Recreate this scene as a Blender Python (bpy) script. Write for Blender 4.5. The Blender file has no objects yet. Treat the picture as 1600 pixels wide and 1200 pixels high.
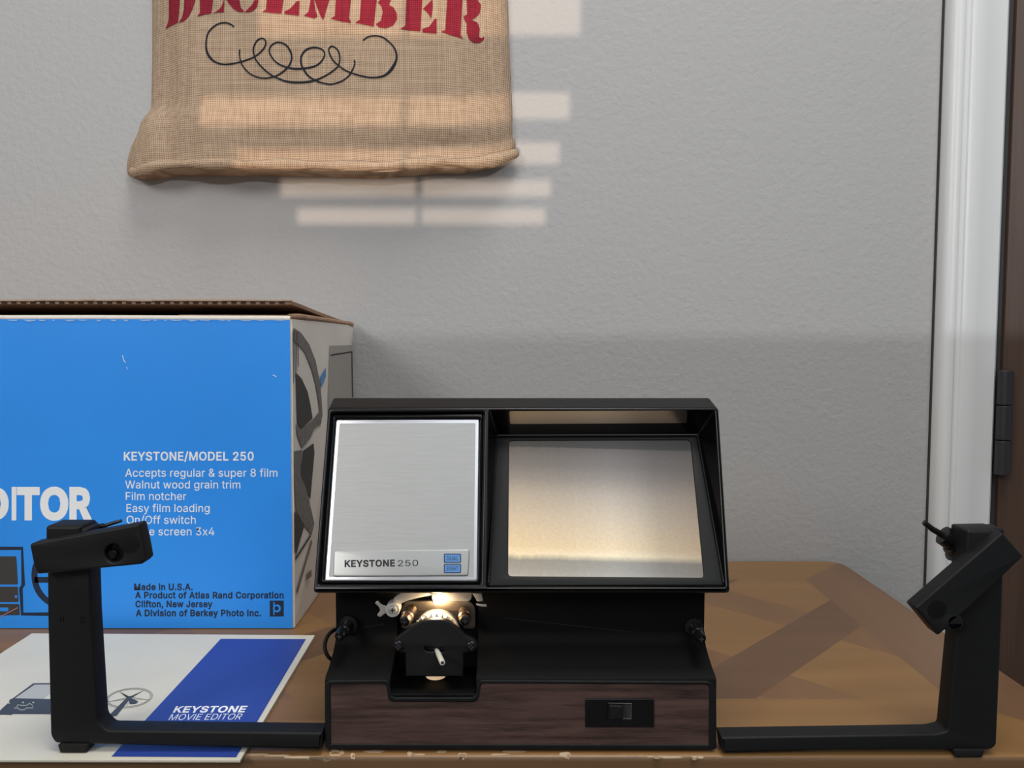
import bpy, bmesh, math, random
from mathutils import Vector, Matrix
random.seed(7)

# ---------------------------------------------------------------- camera
CAM = Vector((0.0, 0.0, 0.2114))
FPX = 1200.0                        # focal length in pixels of the 1600 px wide frame
PITCH = math.atan(72.0 / 1200.0)
WALL_Y = 0.722
scene = bpy.context.scene
COL = scene.collection
cam_data = bpy.data.cameras.new('camera')
cam_data.sensor_width = 36.0
cam_data.lens = 36.0 * FPX / 1600.0
cam_data.clip_start = 0.01
camera = bpy.data.objects.new('camera', cam_data)
camera.location = CAM
camera.rotation_euler = (math.pi / 2 - PITCH, 0, 0)
COL.objects.link(camera)
scene.camera = camera

# ---------------------------------------------------------------- world, lights, exposure
world = bpy.data.worlds.new('world')
scene.world = world
world.use_nodes = True
bg = world.node_tree.nodes['Background']
bg.inputs[0].default_value = (0.86, 0.93, 1.0, 1)
bg.inputs[1].default_value = 0.25

def area_light(name, loc, target, sx, sy, power, color):
    d = bpy.data.lights.new(name, 'AREA')
    d.shape = 'RECTANGLE'
    d.size, d.size_y = sx, sy
    d.energy = power
    d.color = color
    o = bpy.data.objects.new(name, d)
    o.location = loc
    v = Vector(target) - Vector(loc)
    o.rotation_euler = v.to_track_quat('-Z', 'Y').to_euler()
    COL.objects.link(o)
    return o

# broad daylight from the front left
area_light('left_daylight', (-1.05, -0.85, 0.95), (0.0, 0.5, 0.15), 0.50, 0.50, 11, (1.0, 0.97, 0.93))
# light added over the table to brighten upward faces
area_light('top_fill', (0.18, 0.05, 1.75), (0.05, 0.45, 0.0), 0.6, 0.6, 15.5, (1.0, 0.96, 0.91))
# broad fill light added behind and above the camera
area_light('rear_fill', (0.35, -1.12, 1.45), (0, 0.6, 0.1), 1.6, 0.9, 9.5, (0.93, 0.97, 1.0))
# small light outside an added window, whose sill throws the wall's level shadow line
area_light('sill_light', (1.5, -5.0, 1.2), (0.0, 0.7, 0.5), 0.06, 0.03, 56, (0.95, 0.97, 1.0))
# warm sun, set to shine upward so its streaks land through the blind
SUN_DIR = Vector((math.sin(math.radians(12.5)), math.cos(math.radians(12.5)), math.tan(math.radians(23)))).normalized()
sun_d = bpy.data.lights.new('upward_sun', 'SUN')
sun_d.energy = 2.0
sun_d.angle = math.radians(0.22)
sun_d.color = (1.0, 0.76, 0.57)
sun = bpy.data.objects.new('upward_sun', sun_d)
sun.rotation_euler = SUN_DIR.to_track_quat('-Z', 'Y').to_euler()
sun.location = (-1.2, -4, -0.6)
COL.objects.link(sun)

scene.view_settings.view_transform = 'Standard'
scene.view_settings.look = 'None'
scene.view_settings.exposure = 0.0
scene.view_settings.gamma = 1.0
scene.view_settings.use_curve_mapping = False

SCREEN_GAIN = 0.85
LAMP_W = 0.04

# ---------------------------------------------------------------- geometry helpers
CP, SP = math.cos(PITCH), math.sin(PITCH)

def ray(u, v):
    a = (u - 800.0) / FPX
    b = (600.0 - v) / FPX
    return Vector((a, CP + b * SP, b * CP - SP))

class Plane:
    """A real plane of the scene; hit() is the point of it that the photograph shows at a pixel."""
    def __init__(self, p, n):
        self.p, self.n = Vector(p), Vector(n).normalized()
    def hit(self, u, v, off=0.0):
        d = ray(u, v)
        t = (self.p + self.n * off - CAM).dot(self.n) / d.dot(self.n)
        return CAM + d * t
    def mpp(self, u, v):
        return (self.hit(u + 1, v) - self.hit(u, v)).length

def PY(y): return Plane((0, y, 0), (0, -1, 0))
def PZ(z): return Plane((0, 0, z), (0, 0, 1))
def P(u, v, y): return PY(y).hit(u, v)

def tag(o, label=None, cat=None, group=None, kind=None):
    if label: o['label'] = label
    if cat: o['category'] = cat
    if group: o['group'] = group
    if kind: o['kind'] = kind
    return o

def thing(name, loc, label, cat, group=None):
    o = bpy.data.objects.new(name, None)
    o.location = loc
    o.empty_display_size = 0.02
    COL.objects.link(o)
    return tag(o, label, cat, group)

def root_of(o):
    while o.parent: o = o.parent
    return o

def finish(name, me, mat=None, parent=None, smooth=35):
    """Link a mesh whose coordinates are world coordinates, under its parent."""
    if parent is not None:
        me.transform(Matrix.Translation(-root_of(parent).location))
    o = bpy.data.objects.new(name, me)
    if mat is not None and len(me.materials) == 0: me.materials.append(mat)
    if smooth:
        me.polygons.foreach_set('use_smooth', [True] * len(me.polygons))
        me.set_sharp_from_angle(angle=math.radians(smooth))
    COL.objects.link(o)
    if parent is not None: o.parent = parent
    return o

def from_bm(name, bm, mat=None, parent=None, smooth=35, bevel=0.0, seg=2):
    bmesh.ops.recalc_face_normals(bm, faces=bm.faces)
    if bevel:
        es = [e for e in bm.edges if len(e.link_faces) == 2 and e.calc_face_angle(0) > math.radians(28)]
        bmesh.ops.bevel(bm, geom=es, offset=bevel, segments=seg, affect='EDGES', profile=0.5, clamp_overlap=True)
    me = bpy.data.meshes.new(name)
    bm.to_mesh(me); bm.free()
    return finish(name, me, mat, parent, smooth)

def add_hull8(bm, c):
    """box from 8 corners: bottom 4 (ccw) then top 4"""
    v = [bm.verts.new(p) for p in c]
    for f in ((0, 1, 2, 3), (4, 5, 6, 7), (0, 1, 5, 4), (1, 2, 6, 5), (2, 3, 7, 6), (3, 0, 4, 7)):
        bm.faces.new([v[i] for i in f])

def add_box(bm, x0, x1, y0, y1, z0, z1):
    add_hull8(bm, [(x0, y0, z0), (x1, y0, z0), (x1, y1, z0), (x0, y1, z0),
                   (x0, y0, z1), (x1, y0, z1), (x1, y1, z1), (x0, y1, z1)])

def box(name, x0, x1, y0, y1, z0, z1, mat, parent=None, bevel=0.0, seg=2):
    bm = bmesh.new(); add_box(bm, x0, x1, y0, y1, z0, z1)
    return from_bm(name, bm, mat, parent, bevel=bevel, seg=seg)

def add_loft(bm, rings, cap=True):
    vs = [[bm.verts.new(p) for p in r] for r in rings]
    n = len(vs[0])
    for a, b in zip(vs[:-1], vs[1:]):
        for i in range(n):
            j = (i + 1) % n
            bm.faces.new((a[i], a[j], b[j], b[i]))
    if cap:
        bm.faces.new(vs[0][::-1]); bm.faces.new(vs[-1])
    return vs

def frame_of(d):
    d = Vector(d).normalized()
    a = Vector((0, 0, 1)) if abs(d.z) < 0.9 else Vector((1, 0, 0))
    x = d.cross(a).normalized()
    return x, x.cross(d).normalized()

def add_lathe(bm, p0, p1, prof, seg=28):
    """prof: list of (t 0..1 along p0->p1, radius)"""
    p0, p1 = Vector(p0), Vector(p1)
    x, y = frame_of(p1 - p0)
    rings = []
    for t, r in prof:
        c = p0.lerp(p1, t)
        rings.append([c + (x * math.cos(k * 2 * math.pi / seg) + y * math.sin(k * 2 * math.pi / seg)) * max(r, 1e-5)
                      for k in range(seg)])
    add_loft(bm, rings)

def add_cyl(bm, p0, p1, r, seg=28, ch=0.0):
    L = (Vector(p1) - Vector(p0)).length
    k = min(0.45, ch / L) if L else 0
    pr = [(0, r), (1, r)] if not ch else [(0, r - ch), (k, r), (1 - k, r), (1, r - ch)]
    add_lathe(bm, p0, p1, pr, seg)

def add_tube(bm, pts, r, seg=10):
    pts = [Vector(p) for p in pts]
    rings = []
    up = Vector((0.3, 0.8, 0.5))
    for i, p in enumerate(pts):
        d = (pts[min(i + 1, len(pts) - 1)] - pts[max(i - 1, 0)]).normalized()
        x = (up - d * up.dot(d)).normalized(); y = d.cross(x)
        rr = r[i] if isinstance(r, (list, tuple)) else r
        rings.append([p + (x * math.cos(k * 2 * math.pi / seg) + y * math.sin(k * 2 * math.pi / seg)) * rr for k in range(seg)])
        up = x
    add_loft(bm, rings)

def smooth_path(pts, n=6):
    """Catmull-Rom through the points"""
    pts = [tuple(p) for p in pts]
    out = []
    for i in range(len(pts) - 1):
        p0 = pts[max(i - 1, 0)]; p1 = pts[i]; p2 = pts[i + 1]; p3 = pts[min(i + 2, len(pts) - 1)]
        for k in range(n):
            t = k / n
            out.append(tuple(0.5 * (2 * b + (c - a) * t + (2 * a - 5 * b + 4 * c - d) * t * t + (3 * b - a - 3 * c + d) * t ** 3)
                             for a, b, c, d in zip(p0, p1, p2, p3)))
    out.append(pts[-1])
    return out

def rounded(pts, r, n=5):
    """polygon in pixels with rounded corners; a point may carry its own radius (u, v, r)"""
    out = []
    N = len(pts)
    for i in range(N):
        p = Vector(pts[i][:2]); a = Vector(pts[i - 1][:2]); b = Vector(pts[(i + 1) % N][:2])
        rr = pts[i][2] if len(pts[i]) > 2 else r
        da, db = a - p, b - p
        k = min(rr, da.length * 0.45, db.length * 0.45)
        if k < 0.05:
            out.append(tuple(p)); continue
        s = p + da.normalized() * k; e = p + db.normalized() * k
        for j in range(n + 1):
            t = j / n
            q = s * (1 - t) ** 2 + p * 2 * t * (1 - t) + e * t * t
            out.append((q.x, q.y))
    return out

def rect(x0, y0, x1, y1, r=0.0):
    return rounded([(x0, y0), (x1, y0), (x1, y1), (x0, y1)], r) if r else [(x0, y0), (x1, y0), (x1, y1), (x0, y1)]

def circle(cx, cy, rx, ry=None, n=32, a0=0):
    ry = ry or rx
    return [(cx + rx * math.cos(a0 + 2 * math.pi * k / n), cy + ry * math.sin(a0 + 2 * math.pi * k / n)) for k in range(n)]

def signed(c): return sum(a[0] * b[1] - b[0] * a[1] for a, b in zip(c, c[1:] + c[:1])) / 2

def fill_mesh(contours, ext=0.0, bev=0.0, bseg=2):
    """even-odd filled, extruded outline; contours in (x, y up)"""
    cu = bpy.data.curves.new('outline', 'CURVE')
    cu.dimensions = '2D'; cu.fill_mode = 'BOTH'
    cu.extrude = ext; cu.bevel_depth = bev; cu.bevel_resolution = bseg
    if bev: cu.offset = -bev
    for k, c in enumerate(contours):
        sp = cu.splines.new('POLY')
        sp.points.add(len(c) - 1)
        for q, p in zip(sp.points, c): q.co = (p[0], p[1], 0, 1)
        sp.use_cyclic_u = True
    o = bpy.data.objects.new('outline', cu)
    COL.objects.link(o)
    dg = bpy.context.evaluated_depsgraph_get()
    dg.update()
    me = bpy.data.meshes.new_from_object(o.evaluated_get(dg))
    bpy.data.objects.remove(o); bpy.data.curves.remove(cu)
    return me

def slab(name, contours, plane, thick, mat, parent=None, bevel=0.0, front=0.0, smooth=35, yup=False, label=None, bseg=2):
    """A plate of real thickness whose front face lies on a plane; outline in photograph pixels."""
    cs = []
    for c in contours:
        c = [(p[0], p[1] if yup else -p[1]) for p in c]
        cs.append(c)
    big = max(range(len(cs)), key=lambda i: abs(signed(cs[i])))
    if not yup:
        for i, c in enumerate(cs):
            hole = i != big and inside(c[0], cs[big])
            if (signed(c) > 0) == hole: cs[i] = c[::-1]
    cu, cv = cs[big][0][0], -cs[big][0][1]
    m = plane.mpp(cu, cv)
    t = thick / m
    b = min(bevel / m, t * 0.49)
    me = fill_mesh(cs, t / 2 - b, b, bseg)
    if bevel:
        bm = bmesh.new(); bm.from_mesh(me)
        bmesh.ops.remove_doubles(bm, verts=bm.verts, dist=1e-4)
        bm.to_mesh(me); bm.free()
    n = plane.n
    for v in me.vertices:
        v.co = plane.hit(v.co.x, -v.co.y, front) + n * ((v.co.z - t / 2) * m)
    o = finish(name, me, mat, parent, smooth)
    if label: o['label'] = label
    return o

def inside(p, c):
    r = False
    for (x0, y0), (x1, y1) in zip(c, c[1:] + c[:1]):
        if (y0 <= p[1]) != (y1 <= p[1]) and p[0] < x0 + (p[1] - y0) / (y1 - y0) * (x1 - x0): r = not r
    return r

def join(obs, name, parent=None):
    """one mesh out of several flat prints of the same surface"""
    mats = []
    bm = bmesh.new()
    for o in obs:
        m = o.data.materials[0]
        if m not in mats: mats.append(m)
        n0 = len(bm.faces)
        bm.from_mesh(o.data)
        bm.faces.ensure_lookup_table()
        for f in bm.faces[n0:]: f.material_index = mats.index(m)
        p = o.parent
        me = o.data
        bpy.data.objects.remove(o); bpy.data.meshes.remove(me)
    me = bpy.data.meshes.new(name)
    bm.to_mesh(me); bm.free()
    for m in mats: me.materials.append(m)
    o = bpy.data.objects.new(name, me)
    COL.objects.link(o); o.parent = p
    return o

def stroke(pts, w):
    """outline of a line of pixel width w (number or list) along pts"""
    L, R = [], []
    n = len(pts)
    for i in range(n):
        a = Vector(pts[max(i - 1, 0)]); b = Vector(pts[min(i + 1, n - 1)])
        d = (b - a)
        d = d.normalized() if d.length > 1e-6 else Vector((1, 0))
        ww = (w[i] if isinstance(w, (list, tuple)) else w) / 2
        nn = Vector((-d.y, d.x)) * ww
        p = Vector(pts[i])
        L.append(tuple(p + nn)); R.append(tuple(p - nn))
    return L + R[::-1]

# ---------------------------------------------------------------- lettering: outlines of the letters (1000 units, capitals 509 high)
GLYPHS = {}
GLYPH_DATA = """
&|448|134,499 91,458 75,397 87,344 121,292 136,275 87,237 47,190 34,132 54,62 110,12 196,-7 272,7 327,44 364,0 438,0 366,86 371,92 397,144 408,224 349,224 336,150 326,136 220,265 256,293 292,326 315,362 324,405 308,459 265,500 199,513;290,88 252,59 196,46 192,46 142,57 113,83 108,90 97,132 110,173 154,217 172,230;182,310 169,326 144,364 137,398 144,430 168,453 200,461 220,459 234,454 244,446 256,434 260,420 262,407 256,376 235,350 212,332
,|188|38,-119 84,-119 137,71 68,71
.|188|128,10 141,42 128,74 94,87 62,72 50,40 64,8 96,-4
/|249|14,-76 71,-76 72,-75 235,533 178,533 178,532
0|453|229,516 190,512 158,502 130,484 105,460 86,433 68,394 48,256 68,114 87,74 104,49 130,24 158,7 190,-3 224,-7 264,-3 296,7 324,24 352,52 368,76 384,112 405,252 384,396 368,432 349,460 324,484 296,502 263,512;229,460 250,457 270,450 288,436 330,366 344,252 330,144 292,76 270,60 250,52 224,50 200,53 182,60 164,72 124,142 109,256 123,366 162,433 182,450 202,457
1|453|391,0 391,55 276,55 276,509 198,509 86,427 86,358 205,446 208,448 212,448 212,55 76,55 76,0
2|453|64,0 389,0 389,57 153,57 153,60 267,180 336,258 371,318 381,373 362,444 306,497 224,516 144,496 95,451 84,440 75,418 68,392 66,362 127,362 139,414 156,430 173,448 223,460 274,449 305,422 308,418 320,370 311,326 282,282 234,228 64,48
3|453|70,509 70,452 288,452 288,448 157,300 157,248 202,248 276,234 316,196 329,144 315,93 274,60 220,50 164,59 126,88 109,132 44,132 48,106 56,80 72,56 134,10 219,-7 310,12 370,66 382,88 390,115 392,128 393,148 391,174 383,198 371,222 356,242 334,262 308,276 280,286 249,290 222,290 372,460 372,509
4|453|311,509 246,508 40,160 40,105 282,105 282,0 343,0 343,105 413,105 413,163 343,163 343,318 282,318 282,163 109,163 110,168
5|453|366,509 96,509 67,253 128,246 166,268 216,277 274,262 314,222 328,163 314,104 276,64 222,50 172,60 138,90 122,130 60,130 83,60 140,11 220,-7 254,-4 282,3 310,15 330,30 354,55 369,76 380,98 388,131 391,160 380,230 344,286 294,321 230,334 178,325 138,302 134,301 151,452 366,452
6|453|322,509 252,509 251,508 137,340 80,238 64,161 84,74 100,50 120,30 142,15 169,2 195,-4 228,-7 262,-3 286,4 310,14 368,72 380,100 387,126 389,158 370,239 356,261 336,281 315,296 236,314 196,307 174,294;225,48 174,63 138,102 125,159 138,214 165,243 175,252 227,265 279,251 314,214 327,156 314,100 285,69 278,62
7|453|97,0 166,0 391,448 391,509 62,509 62,452 323,452 323,448
8|453|225,516 146,498 90,450 79,430 73,406 70,378 73,353 80,330 93,308 110,288 130,276 152,268 153,265 102,242 65,196 53,141 52,132 54,108 62,84 74,62 136,11 228,-7 318,11 378,62 392,86 398,108 401,136 387,196 353,239 348,243 300,265 300,268 322,276 342,288 359,308 372,330 379,353 382,378 379,406 373,430 362,450 306,498;337,138 323,91 286,60 224,49 166,60 134,86 128,92 115,140 130,189 168,223 227,235 284,223 318,192 322,188;308,420 319,375 308,331 274,300 227,290 179,300 145,330 133,375 134,379 145,420 176,449 225,460 230,460 276,449
9|453|130,0 200,0 201,1 315,168 374,271 389,348 368,434 352,458 332,479 310,494 284,506 257,513 224,516 195,513 168,506 142,494 85,436 72,410 66,383 64,351 82,270 98,246 116,229 136,214 217,195 258,202 279,216;225,460 278,446 284,442 314,408 327,351 314,294 285,263 278,256 227,243 174,257 138,294 125,351 138,408 174,446
A|480|201,509 16,0 86,0 135,142 344,142 394,0 463,0 276,508;238,456 240,452 276,336 324,199 155,199 194,312
B|456|60,509 60,0 248,0 344,18 368,31 388,50 400,66 418,137 402,204 362,246 316,262 315,267 356,286 387,320 398,375 381,442 368,460 350,477 328,492 242,509;125,231 249,231 306,218 334,192 343,182 355,138 353,114 344,96 329,79 310,67 282,60 248,57 125,57;125,285 125,452 242,452 271,449 294,442 312,430 326,412 333,394 336,371 324,328 320,323 288,296 239,285
C|510|402,472 338,504 268,516 224,512 186,501 150,484 121,461 92,430 70,394 52,350 44,306 40,257 44,202 52,158 70,116 92,78 120,48 150,25 186,7 228,-4 268,-7 340,4 402,38 448,90 473,160 408,160 389,114 356,80 316,60 264,53 236,56 210,63 184,76 163,92 141,116 126,144 103,253 124,363 141,392 163,416 184,432 208,445 236,453 268,456 316,449 356,428 389,396 408,348 473,348 448,418
D|502|60,0 223,0 269,3 312,14 352,31 383,53 412,84 434,120 450,160 458,204 462,252 458,307 448,353 434,390 412,426 384,456 354,478 314,496 270,506 228,509 60,509;125,57 125,452 224,452 255,450 290,442 320,428 342,412 364,388 380,360 399,254 378,148 363,122 342,98 318,81 288,68 255,60 218,57
E|419|375,0 375,57 125,57 125,229 355,229 355,286 125,286 125,452 372,452 372,509 60,509 60,0
F|410|60,0 125,0 125,221 346,221 346,278 125,278 125,452 369,452 369,509 60,509
G|520|266,516 222,512 184,501 158,488 148,484 119,461 91,430 68,392 52,351 43,306 40,250 43,202 54,155 70,114 91,78 114,54 148,25 184,7 224,-3 272,-7 309,-4 343,4 376,18 406,38 432,63 451,90 464,120 475,159 478,196 478,256 283,256 283,199 414,199 396,122 344,70 270,53 237,56 210,63 184,76 164,92 141,116 124,146 103,256 125,364 141,392 162,416 182,432 208,445 238,454 266,456 316,448 356,428 361,422 387,394 408,349 474,349 449,416 402,470 340,504
H|517|60,0 125,0 125,232 392,232 392,0 457,0 457,509 392,509 392,289 125,289 125,509 60,509
I|185|60,0 125,0 125,509 60,509
J|396|336,509 272,509 272,142 269,116 261,92 249,75 230,61 207,52 187,50 178,50 160,53 140,60 120,76 108,94 100,116 98,142 98,173 33,173 33,142 38,102 52,64 76,32 106,10 142,-2 183,-7 228,-2 264,11 291,30 296,35 318,64 332,100 336,142
K|467|449,0 243,288 244,291 448,509 364,509 174,304 139,262 124,242 125,509 60,509 60,0 125,0 125,168 198,244 372,0
L|393|60,509 60,0 361,0 361,57 125,57 125,509
M|628|568,509 476,508 352,186 315,73 278,186 152,508 60,509 60,0 122,0 122,339 120,434 170,292 286,0 342,0 456,292 494,398 506,436 504,338 504,0 568,0
N|523|60,509 60,0 125,0 125,300 120,430 174,336 201,291 386,1 387,0 463,0 463,509 399,509 399,151 404,76 388,108 362,154 137,508 136,509
O|533|270,516 224,512 186,501 154,486 121,461 92,430 70,394 53,352 44,306 40,257 44,202 53,156 70,116 92,78 120,48 148,26 186,7 224,-3 264,-7 310,-3 348,7 386,26 414,48 442,78 464,116 480,158 490,202 493,250 490,306 480,351 464,392 442,430 413,461 384,484 348,501 310,512;236,55 210,63 184,76 163,92 141,118 124,145 103,256 125,364 142,392 158,412 184,433 210,445 236,453 264,456 297,453 324,446 350,433 370,417 392,392 408,366 430,253 408,144 392,116 377,99 350,76 322,62 292,54 263,53
P|445|60,0 125,0 125,186 240,186 273,188 304,194 332,207 355,222 375,242 390,264 409,347 390,429 376,451 355,472 332,487 304,500 273,506 250,508 238,509 60,509;125,242 125,452 233,452 296,440 333,402 344,349 334,295 297,256 234,242
R|449|60,509 60,0 125,0 125,198 238,198 245,200 352,0 428,0 312,212 314,214 334,217 356,232 377,251 390,272 409,353 390,432 377,454 356,473 334,489 237,509;125,452 234,452 298,440 334,404 345,351 334,300 298,267 296,266 236,255 125,255
S|447|228,516 138,498 74,448 62,426 54,401 52,370 56,340 67,312 88,288 112,269 146,252 178,241 242,223 296,205 330,180 332,178 346,138 330,92 286,60 222,49 166,59 124,87 104,137 38,137 42,108 50,84 54,77 64,60 78,43 102,23 128,9 222,-9 322,10 350,25 372,44 386,64 398,86 406,111 408,136 408,142 395,198 358,238 312,264 265,279 213,292 170,308 132,333 122,346 117,358 115,377 128,418 166,448 224,459 255,456 276,450 302,437 321,420 332,402 337,378 401,378 398,404 390,428 378,448 316,498
T|449|257,0 257,452 417,452 417,509 32,509 32,452 193,452 193,0
U|517|60,509 60,170 63,139 70,109 85,80 102,56 114,44 126,33 150,18 184,2 219,-6 264,-8 300,-6 331,2 359,13 392,33 416,56 433,80 446,108 454,139 457,170 457,509 393,509 393,177 378,114 332,68 260,52 186,68 140,114 124,177 124,509
V|480|16,509 204,0 278,0 463,509 394,508 278,172 266,134 242,52 190,212 84,508
W|686|670,509 603,509 602,508 510,144 493,64 492,64 486,93 461,201 380,508 380,509 306,509 214,158 194,61 186,100 164,193 82,508 82,509 16,509 155,0 230,0 230,1 318,320 335,394 342,436 351,390 368,320 454,1 455,0 530,0
Y|472|203,0 268,0 268,208 455,509 381,509 380,508 278,342 252,294 237,260 222,294 194,342 92,508 91,509 16,509 203,208
a|389|337,0 337,252 322,320 286,360 240,379 196,384 132,375 80,346 43,294 41,292 42,290 100,274 119,302 148,322 197,331 240,322 261,303 268,296 276,254 272,240 264,234 235,227 180,220 126,212 98,201 78,193 48,166 42,160 30,109 48,45 94,5 162,-9 216,1 251,24 270,50 272,52 277,52 277,0;276,190 276,137 264,94 228,59 168,45 130,52 102,72 92,106 104,140 135,160 174,168 211,172 258,182
b|424|53,509 53,0 112,0 112,59 118,59 136,32 173,4 228,-8 261,-6 288,3 314,16 334,32 355,56 370,84 390,188 370,294 354,320 338,339 314,361 288,374 255,382 228,384 170,373 139,348 119,320 114,319 114,509;217,47 197,49 188,52 178,55 162,64 125,114 113,190 125,264 160,310 176,322 182,324 197,328 223,330 244,328 262,322 282,310 316,262 328,188 316,116 280,68 262,55 258,54 243,49
c|396|306,356 258,378 209,384 171,382 144,374 116,360 95,343 72,318 56,292 34,188 53,98 56,84 72,58 95,33 116,16 144,3 176,-6 209,-8 259,-2 306,20 342,56 363,102 304,117 292,88 276,71 270,66 244,52 205,46 183,49 162,55 144,68 108,116 96,186 108,258 144,309 164,322 183,328 204,330 242,325 270,312 275,306 290,290 303,262 362,277 340,322
d|424|372,509 311,509 311,319 306,319 288,345 254,373 198,384 169,382 136,374 112,361 92,344 70,320 55,294 34,190 54,85 70,56 86,36 110,16 136,3 164,-6 196,-8 251,4 286,30 307,59 313,59 313,0 372,0;208,47 181,49 166,54 162,55 144,67 109,116 96,188 108,262 140,306 146,312 162,322 181,328 202,330 228,328 246,322 264,310 300,264 312,190 299,114 264,66 246,55 227,49
e|404|171,382 142,373 114,359 108,354 93,342 71,318 55,290 34,186 56,86 72,58 94,34 116,16 144,3 176,-5 214,-8 284,4 336,40 365,91 306,105 286,74 258,56 252,52 214,46 152,60 110,106 98,169 371,169 371,196 357,282 320,340 266,374 206,384;98,221 109,270 143,310 148,314 204,330 260,315 264,312 298,270 306,223 306,221
f|254|81,0 142,0 142,327 228,327 228,379 142,379 142,420 153,458 154,460 164,468 180,472 198,474 216,472 227,468 243,520 240,522 223,527 186,530 134,519 96,485 81,433 81,379 6,379 6,327 81,327
g|425|372,379 313,379 313,319 308,319 286,348 254,373 198,384 165,382 138,374 112,361 93,345 71,320 55,294 34,190 55,90 71,64 91,42 112,27 138,14 164,7 196,5 252,16 286,40 305,67 311,68 311,-8 308,-34 298,-58 282,-76 262,-86 237,-95 210,-97 154,-88 123,-67 101,-41 51,-69 82,-110 134,-140 208,-151 292,-136 314,-124 332,-110 350,-90 363,-68 370,-41 372,-13;228,328 248,322 264,312 300,264 312,192 300,120 266,77 263,74 204,59 146,76 142,80 109,122 96,194 109,262 144,310 162,322 181,328 202,330
h|410|53,509 53,0 114,0 114,228 126,282 160,317 209,329 236,326 256,318 274,302 286,286 293,264 296,238 296,0 357,0 357,242 341,322 328,340 320,348 312,358 296,369 230,384 224,384 199,382 174,374 152,362 131,343 114,315 114,509
i|167|53,0 114,0 114,379 53,379;41,482 54,454 84,443 114,454 126,484 114,512 84,524 54,512
k|381|53,509 53,0 114,0 114,141 154,178 294,0 372,0 201,216 360,379 284,379 121,212 114,212 114,509
l|172|55,0 117,0 117,509 55,509
m|610|557,0 557,256 541,328 497,372 438,386 380,375 336,342 318,306 314,320 303,342 286,362 268,376 246,383 218,386 172,376 134,348 130,342 112,304 112,379 53,379 53,0 114,0 114,239 126,288 158,320 198,330 220,328 238,322 252,312 265,298 272,280 274,262 274,0 335,0 335,248 344,289 374,320 418,330 438,329 456,323 472,314 485,298 493,280 496,256 496,0
n|410|357,0 357,242 341,322 295,369 230,384 224,384 199,382 174,374 152,362 131,343 116,320 112,310 112,379 53,379 53,0 114,0 114,228 126,282 160,317 209,329 236,326 256,318 274,302 286,286 293,264 296,238 296,0
o|415|173,382 144,374 116,360 95,343 72,318 56,290 34,186 56,84 72,58 95,33 116,16 124,12 144,3 171,-4 204,-8 242,-5 272,3 300,16 321,33 343,58 360,86 381,188 359,292 343,318 321,343 300,360 272,374 244,382 211,384;183,328 204,330 228,328 252,321 271,309 308,256 319,186 307,116 269,65 252,55 232,49 209,46 183,49 162,55 146,65 108,116 106,127 96,188 108,258 146,311 164,322
p|424|53,-143 114,-143 114,59 119,58 140,30 172,4 228,-8 256,-6 261,-6 288,3 314,16 334,32 355,56 370,84 390,188 370,294 354,320 332,345 314,361 288,374 260,382 228,384 170,373 136,345 118,319 112,319 112,379 53,379;217,47 197,49 188,52 178,55 162,64 125,114 113,190 125,264 160,310 176,322 182,324 197,328 223,330 244,328 262,322 282,310 316,262 328,188 316,116 280,68 262,55 258,54 243,49
r|259|53,0 114,0 114,238 126,283 160,316 206,326 243,322 243,384 212,385 152,367 140,358 124,340 115,321 112,321 112,379 53,379
s|365|254,372 186,384 114,370 66,334 55,314 49,296 47,276 50,251 58,226 74,206 92,192 118,180 148,170 211,156 252,137 262,126 266,114 268,102 266,90 258,74 244,62 230,54 203,46 180,45 124,60 110,73 101,86 94,107 36,94 62,38 112,3 184,-8 260,6 310,45 323,64 329,84 331,104 328,129 320,154 304,174 288,187 262,200 230,209 173,222 124,242 115,252 110,264 109,279 111,292 119,306 130,317 186,333 210,331 228,325 242,316 268,277 324,290 300,338
t|227|212,2 213,3 202,54 186,51 166,50 155,51 144,55 136,62 126,97 126,327 204,327 204,379 126,379 126,471 65,471 65,379 6,379 6,327 65,327 65,90 68,64 77,40 90,22 112,7 137,-1 166,-4 193,-3
u|410|53,379 53,138 68,60 82,38 98,22 116,10 181,-5 210,-3 234,5 258,17 278,36 294,60 298,69 298,0 357,0 357,379 296,379 296,152 284,98 249,62 201,50 174,53 154,61 136,76 127,89 124,94 116,116 114,140 114,379
v|389|17,379 162,0 226,0 371,379 304,378 226,160 196,60 194,60 187,88 164,160 84,378
w|567|545,379 480,379 480,378 414,138 397,66 382,135 365,204 316,378 316,379 252,379 206,215 186,134 170,64 154,138 88,378 87,379 23,379 138,0 199,0 200,1 263,224 284,308 284,308 319,171 368,1 368,0 429,0
x|379|21,0 91,0 148,84 188,154 230,86 287,0 358,0 224,192 352,379 282,379 233,306 191,234 148,305 100,379 29,379 155,194
y|389|48,-140 68,-144 92,-145 140,-136 178,-106 204,-58 371,379 304,378 226,160 202,88 195,60 164,160 84,378 17,379 163,0 152,-36 130,-74 104,-89 61,-86 47,-138
z|380|339,0 339,56 126,56 126,60 129,64 333,330 333,379 48,379 48,323 254,323 254,320 42,46 42,0
 |188|
"""
for _l in GLYPH_DATA.strip('\n').split('\n'):
    _c = _l[0]
    _, _adv, _cs = _l.split('|', 2)
    GLYPHS[_c] = (int(_adv), [[tuple(map(int, q.split(','))) for q in k.split()] for k in _cs.split(';') if k])

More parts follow.
